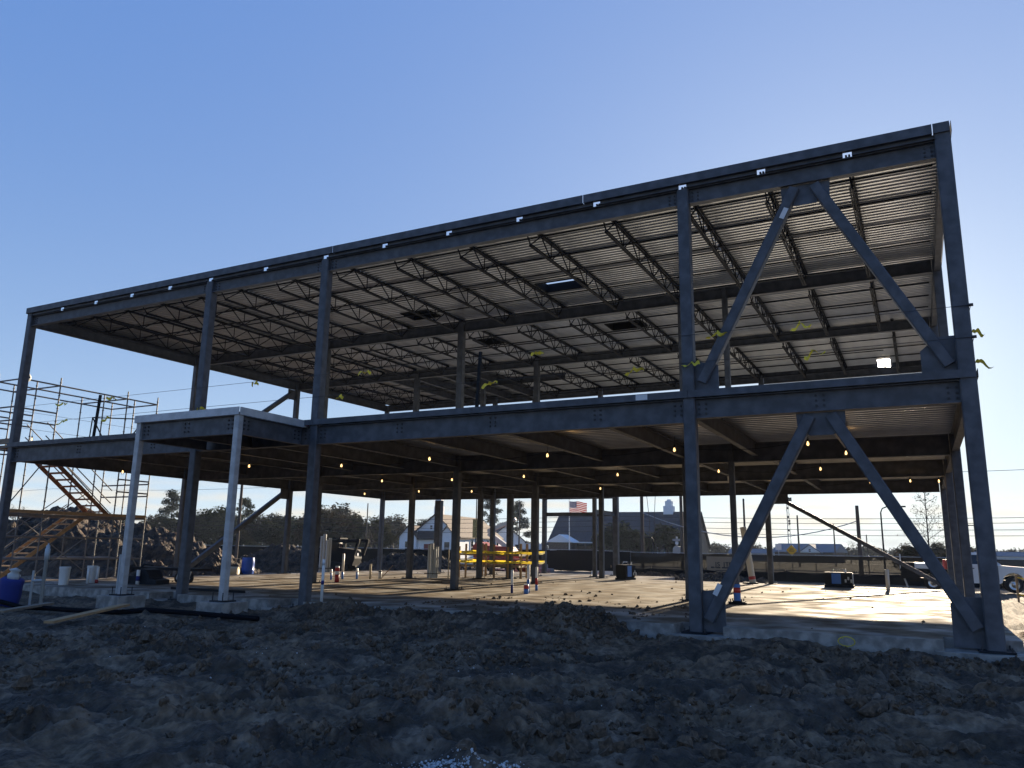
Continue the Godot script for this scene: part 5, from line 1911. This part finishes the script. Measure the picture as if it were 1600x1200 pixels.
func branch(st: SurfaceTool, r: RandomNumberGenerator, a: Vector3, dir: Vector3, len: float, rad: float, depth: int, tips: Array) -> void:
	var p := a
	var dd := dir
	var seg := 3
	for i in seg:
		var q := p + dd * len / seg
		tube(st, p, q, rad * (1 - 0.28 * i / seg), rad * (1 - 0.28 * (i + 1) / seg), 5 if rad > 0.03 else 3, false)
		p = q
		dd = (dd + Vector3(r.randfn(), r.randfn() + 0.25, r.randfn()) * 0.13).normalized()
		if depth > 0 and i > 0:
			var side := dd.cross(Vector3(r.randfn(), r.randfn(), r.randfn())).normalized()
			branch(st, r, p, (dd * 0.62 + side * 0.75).normalized(), len * r.randf_range(0.5, 0.72), rad * 0.5, depth - 1, tips)
	tips.append(p)
	if depth > 0:
		for k in 2:
			var side := dd.cross(Vector3(r.randfn(), r.randfn(), r.randfn())).normalized()
			branch(st, r, p, (dd * 0.8 + side * 0.5).normalized(), len * r.randf_range(0.55, 0.75), rad * 0.55, depth - 1, tips)

func tree(called: String, label: String, p: Vector3, trunk: Mesh, crown: Mesh, s := 1.0, turn := 0.0, group := "trees beyond the site", wide := 1.0) -> void:
	var t := thing(called, label, "tree", p, turn, group)
	t.scale = Vector3(s * wide, s, s * wide)
	put(trunk, "trunk", M.bark, t)
	if crown:
		put(crown, "crown", M.leaf, t)

func trees() -> void:
	var pine_t := [Color(0.116, 0.152, 0.072), Color(0.145, 0.174, 0.080), Color(0.087, 0.116, 0.061)]
	var oak_t := [Color(0.096, 0.125, 0.056), Color(0.128, 0.157, 0.072), Color(0.080, 0.104, 0.048)]
	var olive := [Color(0.180, 0.174, 0.072), Color(0.138, 0.144, 0.060), Color(0.204, 0.180, 0.090)]
	var brown := [Color(0.213, 0.144, 0.088), Color(0.175, 0.131, 0.081), Color(0.150, 0.138, 0.075)]
	# pine 10 m: tall bare trunk, layered open crown
	var r := RandomNumberGenerator.new()
	r.seed = 21
	var pines := []
	for v in 2:
		var st := mb()
		tube(st, Vector3.ZERO, Vector3(0.1, 10.0, 0), 0.22, 0.06, 8)
		var blobs := []
		for k in 13:
			var y := lerpf(3.6, 10.2, k / 12.0)
			var a := k * 2.4 + v
			var reach := lerpf(2.6, 0.7, k / 12.0) * r.randf_range(0.6, 1.1)
			var tip := Vector3(cos(a) * reach, y, sin(a) * reach)
			tube(st, Vector3(0.05, y - 0.5, 0), tip, 0.06, 0.02, 5, false)
			blobs.append([tip.x, tip.y + 0.1, tip.z, r.randf_range(0.85, 1.35)])
		pines.append([done(st), leaves(blobs, 4600, 0.17, pine_t, 40 + v, 0.55)])
	# round evergreen 7.5 m
	var rounds := []
	for v in 3:
		var st := mb()
		tube(st, Vector3.ZERO, Vector3(0, 3.2, 0), 0.3, 0.16, 8)
		var blobs := []
		for k in 16:
			var a := k * 2.4
			var q := sqrt(k / 16.0)
			var h := 2.0 + (1.0 - q * q) * 3.6 + r.randf_range(-0.6, 0.8)
			blobs.append([cos(a) * q * 3.0, h, sin(a) * q * 3.0, r.randf_range(1.1, 1.7)])
			tube(st, Vector3(0, 2.4, 0), Vector3(cos(a) * q * 2.6, h, sin(a) * q * 2.6), 0.09, 0.03, 5, false)
		rounds.append([done(st), leaves(blobs, 5200, 0.2, [oak_t, olive, brown][v], 50 + v, 0.8)])
	# bare winter tree 7 m
	var bares := []
	for v in 2:
		var st := mb()
		var rb := RandomNumberGenerator.new()
		rb.seed = 70 + v
		var tips := []
		branch(st, rb, Vector3.ZERO, Vector3(0.02, 1, 0), 2.6, 0.15, 4, tips)
		var lf := []
		for q in tips:
			if rb.randf() < (0.5 if v == 0 else 0.28):
				lf.append([q.x, q.y, q.z, 0.13])
		bares.append([done(st), leaves(lf, lf.size() * (3 if v == 0 else 2), 0.075, brown, 80 + v)])
	# slender leafing tree at the right, straight leader
	var st2 := mb()
	var rs := RandomNumberGenerator.new()
	rs.seed = 91
	var tips2 := []
	tube(st2, Vector3.ZERO, Vector3(0.05, 7.2, 0), 0.09, 0.02, 7)
	for k in 26:
		var y := lerpf(1.3, 6.9, k / 25.0)
		var a := k * 2.39996
		branch(st2, rs, Vector3(0.03, y, 0), Vector3(cos(a), 0.75, sin(a)).normalized(), lerpf(1.5, 0.35, k / 25.0), 0.022, 2, tips2)
	var lf2 := []
	for q in tips2:
		if rs.randf() < 0.75:
			lf2.append([q.x, q.y, q.z, 0.12])
	var slender := [done(st2), leaves(lf2, lf2.size() * 2, 0.07, [Color(0.07, 0.05, 0.03), Color(0.09, 0.07, 0.03), Color(0.05, 0.045, 0.02)], 99)]
	tree("slender_tree", "slender half-bare tree with brown leaves behind the right chevron brace", D(-0.5, -0.3, 56.0), slender[0], slender[1], 0.98, 0.0)
	tree("pine_tree", "tall open pine with layered crown seen left of the canopy post", D(-132.4, -0.4, 91.9), pines[0][0], pines[0][1], 1.12, 0.4)
	tree("pine_tree", "pine rising behind the right canopy post", D(-108.8, -0.4, 88.2), pines[1][0], pines[1][1], 0.92, 1.2)
	tree("pine_tree", "taller of the two pines behind the boom lift", D(-92.7, -0.4, 150.4), pines[1][0], pines[1][1], 1.3, 2.2)
	tree("pine_tree", "shorter of the two pines, right of the boom lift", D(-86.9, -0.4, 153.5), pines[0][0], pines[0][1], 1.2, 3.0)
	for q in [["dark round evergreen tree behind the left columns", -112.7, 84.1, 0, 1.04, 0.0, 1.15], ["dark evergreen tree beside the pine at the canopy", -116.0, 78.0, 0, 0.8, 1.0, 1.2], ["olive green tree left of the leaning brace", -105.2, 91.9, 1, 0.88, 0.4, 1.1], ["low dark evergreen under the leaning brace", -98.0, 84.0, 0, 0.72, 2.0, 1.2], ["broad brown-leaved tree behind the skid loader", -92.0, 90.3, 2, 1.08, 0.7, 1.2], ["tawny tree to the left of the broad brown one", -101.1, 95.7, 2, 0.92, 2.7, 1.1], ["olive bushy tree behind the dirt mounds", -85.3, 95.7, 1, 0.82, 1.7, 1.3], ["dark tree just left of the white church", -84.0, 110.0, 0, 0.92, 0.2, 1.0], ["olive shrub-like tree at the foot of the left tree row", -97.0, 76.0, 1, 0.5, 0.9, 1.4], ["dark shrub-like tree nearer the pines", -118.0, 70.0, 0, 0.55, 2.9, 1.5], ["dark tree seen through the scaffold's right edge", -138.0, 84.0, 0, 0.9, 1.9, 1.2], ["olive tree left of the tallest pine", -114.7, 73.9, 1, 0.75, 0.3, 1.2], ["dark tree between the pine and the first steel column", -110.6, 78.9, 0, 0.86, 1.1, 1.2], ["olive tree behind the round dark evergreen", -148.0, 119.6, 1, 1.25, 2.1, 1.2], ["olive tree behind the right canopy post", -103.6, 86.4, 1, 0.84, 2.5, 1.2], ["dark tree right of the left end brace", -100.2, 89.8, 0, 0.9, 0.6, 1.1], ["brown tree filling the row behind the skid loader", -128.1, 138.4, 2, 1.5, 1.5, 1.2], ["olive tree right of the skid loader", -91.0, 97.7, 1, 0.86, 0.1, 1.2], ["tawny tree far behind the middle dirt mound", -118.0, 146.0, 2, 1.2, 2.3, 1.3], ["broad dark live oak before the dark-roofed church", -46.5, 112.0, 0, 0.98, 0.0, 1.25], ["second live oak, right of the broad one before the church", -38.5, 113.0, 0, 0.92, 1.4, 1.2], ["small live oak by the stop sign", -42.5, 107.0, 0, 0.78, 2.4, 1.3], ["leafy bush-like tree left of the slender tree", -1.9, 60.0, 2, 0.42, 0.0, 1.0], ["grey-green tree behind the white pickup's cab", 4.0, 113.0, 1, 0.5, 0.8, 1.5], ["small far tree at the right edge of the picture", 22.0, 130.0, 1, 0.5, 1.8, 1.6], ["rounded far tree right of the slender tree", 1.0, 120.0, 1, 0.52, 2.8, 1.5]]:
		tree("round_tree", q[0], D(q[1], -0.4, q[2]), rounds[q[3]][0], rounds[q[3]][1], q[4] * (1.16 if q[1] < -60.0 else 1.0), q[5], "trees beyond the site", q[6])
	for q in [["bare winter tree left of the white church", -80.0, 88.0, 0, 0.78, 0.0], ["bare tree in front of the brown-leaved tree row", -88.0, 84.0, 1, 0.92, 1.0], ["bare tree behind the scaffold stair", -120.0, 55.0, 1, 1.15, 2.0], ["bare tree at the far left behind the dirt mound", -112.0, 30.0, 0, 1.1, 0.6], ["bare shrubby tree left of the house with the white gable", -26.0, 150.0, 1, 0.62, 1.9], ["bare tree right of the house with the white gable", -12.5, 140.0, 0, 0.64, 2.6], ["bare tree behind the cell mast", -34.0, 172.0, 1, 0.7, 0.3]]:
		tree("bare_tree", q[0], D(q[1], -0.4, q[2]), bares[q[3]][0], bares[q[3]][1], q[4], q[5])
	# the far wood along the horizon
	var blobs := []
	for i in 170:
		var x := -260.0 + i * 2.4
		var d := 250.0 + 60.0 * n1.get_noise_1d(x * 0.5)
		blobs.append([x, 0.6 + 1.5 * (n1.get_noise_1d(x * 0.7 + 40.0) + 0.5), -d, rng.randf_range(3.0, 5.0)])
	var o := put(leaves(blobs, 70000, 0.45, [Color(0.09, 0.08, 0.065), Color(0.11, 0.095, 0.08), Color(0.075, 0.08, 0.055)], 130, 0.5), "far_wood", M.leaf)
	tag(o, "hazy line of far trees along the horizon", "wood")
	o.set_meta("kind", "stuff")
	blobs = []
	for i in 34:
		blobs.append([-150.0 + i * 2.0, 0.5, -(70.0 + 10.0 * sin(i * 1.7)), rng.randf_range(1.3, 2.4)])
	o = put(leaves(blobs, 9000, 0.22, oak_t, 131, 0.7), "undergrowth", M.leaf)
	tag(o, "dark undergrowth along the foot of the left tree row", "undergrowth")
	o.set_meta("kind", "stuff")

# ------------------------------------------------------------------ poles, wires, signs
func street_furniture() -> void:
	var st: SurfaceTool
	var t: Node3D
	var tops := {}
	for q in [["wooden utility pole left of the leaning brace, with a cross-arm", -48.0, 28.9, 7.3, 0.13, 1], ["far utility pole above the left tree row", -68.2, 71.1, 7.6, 0.10, 0], ["utility pole behind the right pair of pines", -55.0, 91.2, 8.9, 0.12, 0], ["wooden utility pole behind the slab centre with hanging cables", -19.6, 41.5, 9.0, 0.15, 1], ["dark utility pole left of the chevron column", -19.3, 51.5, 9.5, 0.16, 0], ["utility pole right of the column behind the chevron", -16.1, 62.5, 7.0, 0.12, 0], ["far utility pole right of the cell mast", -15.2, 93.1, 6.7, 0.13, 0], ["stout utility pole above the white post", -5.0, 47.0, 5.4, 0.16, 0], ["thin utility pole behind the back-wall brace", -11.8, 103.5, 5.9, 0.11, 0], ["thin far utility pole near the street lamp", -8.8, 123.8, 4.9, 0.11, 0]]:
		t = thing("utility_pole", q[0], "utility pole", D(q[1], -0.4, q[2]), 0.0, "poles along the road")
		st = mb()
		tube(st, Vector3.ZERO, Vector3(0, q[3], 0), q[4], q[4] * 0.75, 10)
		obj(st, "pole", M.pole_wood, t)
		if q[5]:
			st = mb()
			box(st, Vector3(0, q[3] - 0.5, 0.12), Vector3(2.0, 0.12, 0.1))
			obj(st, "cross_arm", M.pole_wood, t)
			st = mb()
			for x in [-0.9, -0.4, 0.4, 0.9]:
				tube(st, Vector3(x, q[3] - 0.44, 0.12), Vector3(x, q[3] - 0.26, 0.12), 0.04, 0.03, 6)
			obj(st, "insulators", M.grey_plastic, t)
	# cables hanging at the centre pole
	st = mb()
	path(st, sag(D(-19.5, 4.3, 41.4), D(-5.0, 3.9, 47.0), 1.5, 16), 0.035, 5)
	tag(obj(st, "sagging_cable", M.galvanised), "bright sagging cable strung from the pole behind the slab centre", "cable")
	var k := 0
	for q in [[-19.2, 41.2, 6.6, 0.3], [-18.3, 41.0, 6.8, -0.2], [-16.2, 40.6, 7.2, 0.15]]:
		st = mb()
		path(st, [D(q[0], q[2], q[1]), D(q[0] + q[3], 3.5, q[1]), D(q[0] + q[3] * 0.4, 0.8, q[1]), D(q[0] + q[3] * 2.0, -0.25, q[1])], 0.022, 5)
		tag(obj(st, "guy_wire", M.pole_wood), "loose hanging guy wire behind the slab centre, " + ["nearest the pole", "second from the pole", "farthest from the pole"][k], "wire", "guy wires at the pole")
		k += 1
	# overhead lines: groups of wires running along the road
	k = 0
	for q in [[66.0, 9.3, "topmost overhead power line beyond the site"], [64.0, 5.05, "second overhead power line beyond the site"], [64.5, 4.62, "third overhead power line, under the second"], [65.0, 4.05, "fourth overhead power line, above the lowest"], [65.5, 3.55, "lowest overhead power line beyond the site"]]:
		st = mb()
		for i in 6:
			path(st, sag(D(-230 + i * 50.0, q[1] + (1.2 if i < 3 else 0.0) * 0.6, q[0]), D(-180 + i * 50.0, q[1] + (1.2 if i < 2 else 0.0) * 0.6, q[0]), 0.35, 10), 0.022, 4)
		tag(obj(st, "power_line", M.wire), q[2], "power line", "overhead wires")
		k += 1
	# cell mast
	t = thing("cell_mast", "slim far lattice mast with antennas right of the column brace", "mast", D(-28.9, -0.4, 182.0))
	st = mb()
	for s in 3:
		var a := TAU * s / 3
		tube(st, Vector3(cos(a) * 0.5, 0, sin(a) * 0.5), Vector3(cos(a) * 0.2, 14.6, sin(a) * 0.2), 0.06, 0.05, 5)
	for i in 20:
		var y := i * 0.72
		var a := i * 2.1
		bar(st, Vector3(cos(a) * 0.45, y, sin(a) * 0.45), Vector3(cos(a + 2.1) * 0.4, y + 0.72, sin(a + 2.1) * 0.4), 0.05, 0.05)
	obj(st, "lattice", M.galvanised, t)
	st = mb()
	for i in 6:
		var a := i * 1.05
		box(st, Vector3(cos(a) * 0.9, 14.3, sin(a) * 0.9), Vector3(0.3, 0.9, 0.3))
	for y in [12.2, 9.2, 8.6, 10.1, 7.0]:
		box(st, Vector3(0.35 * sin(y * 9.0), y, 0.3), Vector3(0.45, 0.45, 0.3))
	obj(st, "antennas", M.dark_steel, t)
	# street lamps
	for q in [["curved-arm street lamp left of the slender tree", -3.4, 46.0, 5.2, 1.2], ["dark slim street lamp in front of the white church", -38.3, 49.0, 7.4, 0.0], ["short street lamp with small head left of the stop sign", -22.0, 52.0, 3.0, -0.5], ["far street lamp between the right end columns", 3.4, 62.0, 4.4, -0.8]]:
		t = thing("street_lamp", q[0], "street lamp", D(q[1], -0.35, q[2]), 0.0, "street lamps beyond the fence")
		st = mb()
		tube(st, Vector3.ZERO, Vector3(0, q[3] - 0.4, 0), 0.07, 0.05, 8)
		if q[4] != 0.0:
			path(st, [Vector3(0, q[3] - 0.4, 0), Vector3(q[4] * 0.1, q[3] - 0.12, 0), Vector3(q[4] * 0.35, q[3], 0), Vector3(q[4], q[3] + 0.02, 0)], 0.045, 6)
		else:
			tube(st, Vector3(0, q[3] - 0.4, 0), Vector3(0, q[3], 0), 0.05, 0.05, 8)
		obj(st, "pole", M.dark_steel, t)
		st = mb()
		box(st, Vector3(q[4] * 1.15, q[3], 0), Vector3(0.5, 0.1, 0.2))
		obj(st, "lamp_head", M.dark_steel, t)
	# stop sign seen from behind, with street-name blades
	t = thing("stop_sign", "grey back of an octagonal stop sign with street name blades on top", "road sign", D(-21.0, -0.35, 56.0))
	st = mb()
	tube(st, Vector3.ZERO, Vector3(0, 3.0, 0), 0.03, 0.03, 6)
	obj(st, "post", M.galvanised, t)
	st = mb()
	var oct := PackedVector2Array()
	for i in 8:
		var a := TAU * (i + 0.5) / 8
		oct.append(Vector2(cos(a) * 0.42, 1.95 + sin(a) * 0.42))
	prism(st, oct, 0.04, 0.05)
	obj(st, "octagon_plate", M.sign_back, t)
	st = mb()
	box(st, Vector3(0, 2.85, 0.03), Vector3(0.8, 0.2, 0.015))
	box(st, Vector3(0, 3.06, 0.0), Vector3(0.015, 0.2, 0.7))
	obj(st, "name_blade", M.sign_back, t)
	st = mb()
	box(st, Vector3(0, 2.58, 0.045), Vector3(0.3, 0.26, 0.01))
	obj(st, "small_plate", M.paper, t)
	# yellow diamond
	t = thing("warning_sign", "yellow diamond warning sign with two lines of text beyond the brown fence", "road sign", D(-10.6, -0.35, 53.3))
	st = mb()
	tube(st, Vector3.ZERO, Vector3(0, 2.2, 0), 0.03, 0.03, 6)
	obj(st, "post", M.galvanised, t)
	st = mb()
	box(st, Vector3(0, 2.08, 0.04), Vector3(0.62, 0.62, 0.01), Basis(Vector3.BACK, PI / 4))
	obj(st, "diamond_plate", M.sign_yellow, t)
	st = mb()
	for q in [[0.09, 0.3], [-0.06, 0.42]]:
		for i in 6:
			box(st, Vector3((i - 2.5) * q[1] / 6, 2.08 + q[0], 0.048), Vector3(q[1] / 9, 0.08, 0.004))
	obj(st, "text_lines", M.print, t)
	t = thing("white_road_sign", "small white rectangular sign beside the yellow diamond", "road sign", D(-11.9, -0.35, 55.0))
	st = mb()
	tube(st, Vector3.ZERO, Vector3(0, 2.5, 0), 0.03, 0.03, 6)
	obj(st, "post", M.galvanised, t)
	st = mb()
	box(st, Vector3(0, 2.35, 0.04), Vector3(0.5, 0.5, 0.01))
	obj(st, "plate", M.paper, t)
	# flagpole
	t = thing("flagpole", "white flagpole flying the stars and stripes before the dark roof", "flagpole", D(-48.1, -0.35, 94.3), 0.45)
	st = mb()
	tube(st, Vector3.ZERO, Vector3(0, 9.3, 0), 0.08, 0.05, 8)
	lathe(st, [[0.0, 9.3], [0.09, 9.36], [0.09, 9.42], [0.0, 9.5]], Vector3.ZERO, 8)
	obj(st, "pole", M.white_paint, t)
	var fm := flag_cloth()
	put(fm[0], "flag", fm[1], t, at(Vector3(0.06, 7.2, 0)))
	# cars seen over the fence
	pickup("white car roof showing over the dark fence panels left of the flagpole", D(-46.0, -0.55, 84.0), 0.35, false)
	t = thing("fence_post", "leaning timber post with a rope barrier right of the frame", "post", D(2.0, -0.08, 18.6))
	st = mb()
	box(st, Vector3(0, 0.5, 0), Vector3(0.07, 1.0, 0.07))
	obj(st, "post", M.wood, t)
	st = mb()
	path(st, sag(Vector3(0, 0.9, 0), Vector3(2.2, 0.8, 0.8), 0.12, 6), 0.02, 5)
	path(st, sag(Vector3(0, 0.3, 0), Vector3(1.2, 0.05, 1.2), 0.02, 6), 0.025, 5)
	obj(st, "rope", M.flag_cloth, t)
	st = mb()
	box(st, Vector3(2.2, 0.45, 0.8), Vector3(0.07, 0.95, 0.07))
	obj(st, "post", M.wood, t)

func flag_cloth() -> Array:
	var w := 190
	var h := 130
	var im := Image.create(w, h, false, Image.FORMAT_RGB8)
	for i in 13:
		im.fill_rect(Rect2i(0, i * 10, w, 10), Color(0.62, 0.09, 0.12) if i % 2 == 0 else Color(0.85, 0.83, 0.82))
	im.fill_rect(Rect2i(0, 0, 76, 70), Color(0.07, 0.10, 0.28))
	for j in 9:
		for i in (6 if j % 2 == 0 else 5):
			im.fill_rect(Rect2i(5 + i * 12 + (0 if j % 2 == 0 else 6), 4 + j * 7, 4, 4), Color(0.85, 0.85, 0.88))
	var m := StandardMaterial3D.new()
	m.resource_name = "stars_and_stripes"
	m.albedo_texture = ImageTexture.create_from_image(im)
	m.roughness = 0.8
	m.backlight_enabled = true
	m.backlight = Color(0.6, 0.6, 0.6)
	var st := SurfaceTool.new()
	st.begin(Mesh.PRIMITIVE_TRIANGLES)
	var n := 16
	var pt := func(i: int, j: int) -> Vector3:
		var u := float(i) / n
		var v := float(j) / 6
		return Vector3(u * 2.6, 1.75 * (1 - v) - 0.25 * u * u - 0.05 * sin(u * 9.0), 0.18 * sin(u * 8.0 + v) * u)
	for i in n:
		for j in 6:
			for e in [[0, 0], [1, 0], [1, 1], [0, 0], [1, 1], [0, 1]]:
				st.set_uv(Vector2(float(i + e[0]) / n, float(j + e[1]) / 6))
				st.add_vertex(pt.call(i + e[0], j + e[1]))
	st.generate_normals()
	return [st.commit(), m]

func mounds() -> void:
	mound("tall dark brown spoil heap behind the scaffold tower", D(-45.5, -0.4, 13.5), 13.0, 9.0, 3.7, 5, M.mound)
	mound("lower flank heap of dug soil right of the scaffold", D(-36.5, -0.4, 12.8), 6.5, 5.0, 2.0, 8, M.mound)
	mound("sandy dirt mound behind the blue barrel", D(-38.5, -0.4, 24.5), 5.5, 4.0, 1.9, 12, M.mound)
	mound("long low dirt mound behind the middle of the slab", D(-32.5, -0.4, 30.0), 6.5, 3.0, 1.5, 15, M.mound)
	mound("small rubble and soil heap at the back of the slab beside the welder", D(-15.2, -0.3, 29.5), 3.0, 1.2, 0.55, 18, M.mound)
	mound("low soil bank behind the chevron column at the back of the site", D(-12.5, -0.35, 34.5), 3.6, 1.2, 0.6, 22, M.mound)

func _ready() -> void:
	rng.seed = 7
	n1.seed = 1; n1.frequency = 0.28; n1.fractal_octaves = 3
	n2.seed = 2; n2.frequency = 0.55; n2.fractal_octaves = 3
	n3.seed = 3; n3.frequency = 2.2; n3.fractal_octaves = 3
	n4.seed = 4; n4.frequency = 9.0; n4.fractal_octaves = 2
	nc.seed = 5
	nc.noise_type = FastNoiseLite.TYPE_CELLULAR
	nc.cellular_return_type = FastNoiseLite.RETURN_DISTANCE2_SUB
	nc.frequency = 3.6
	nc.fractal_type = FastNoiseLite.FRACTAL_NONE
	camera_and_light()
	materials()
	ground()
	slab()
	roads()
	frame()
	canopy()
	scaffold()
	buildings()
	fences()
	trees()
	mounds()
	slab_things()
	street_furniture()
	cables()
	lamps()
	clods()
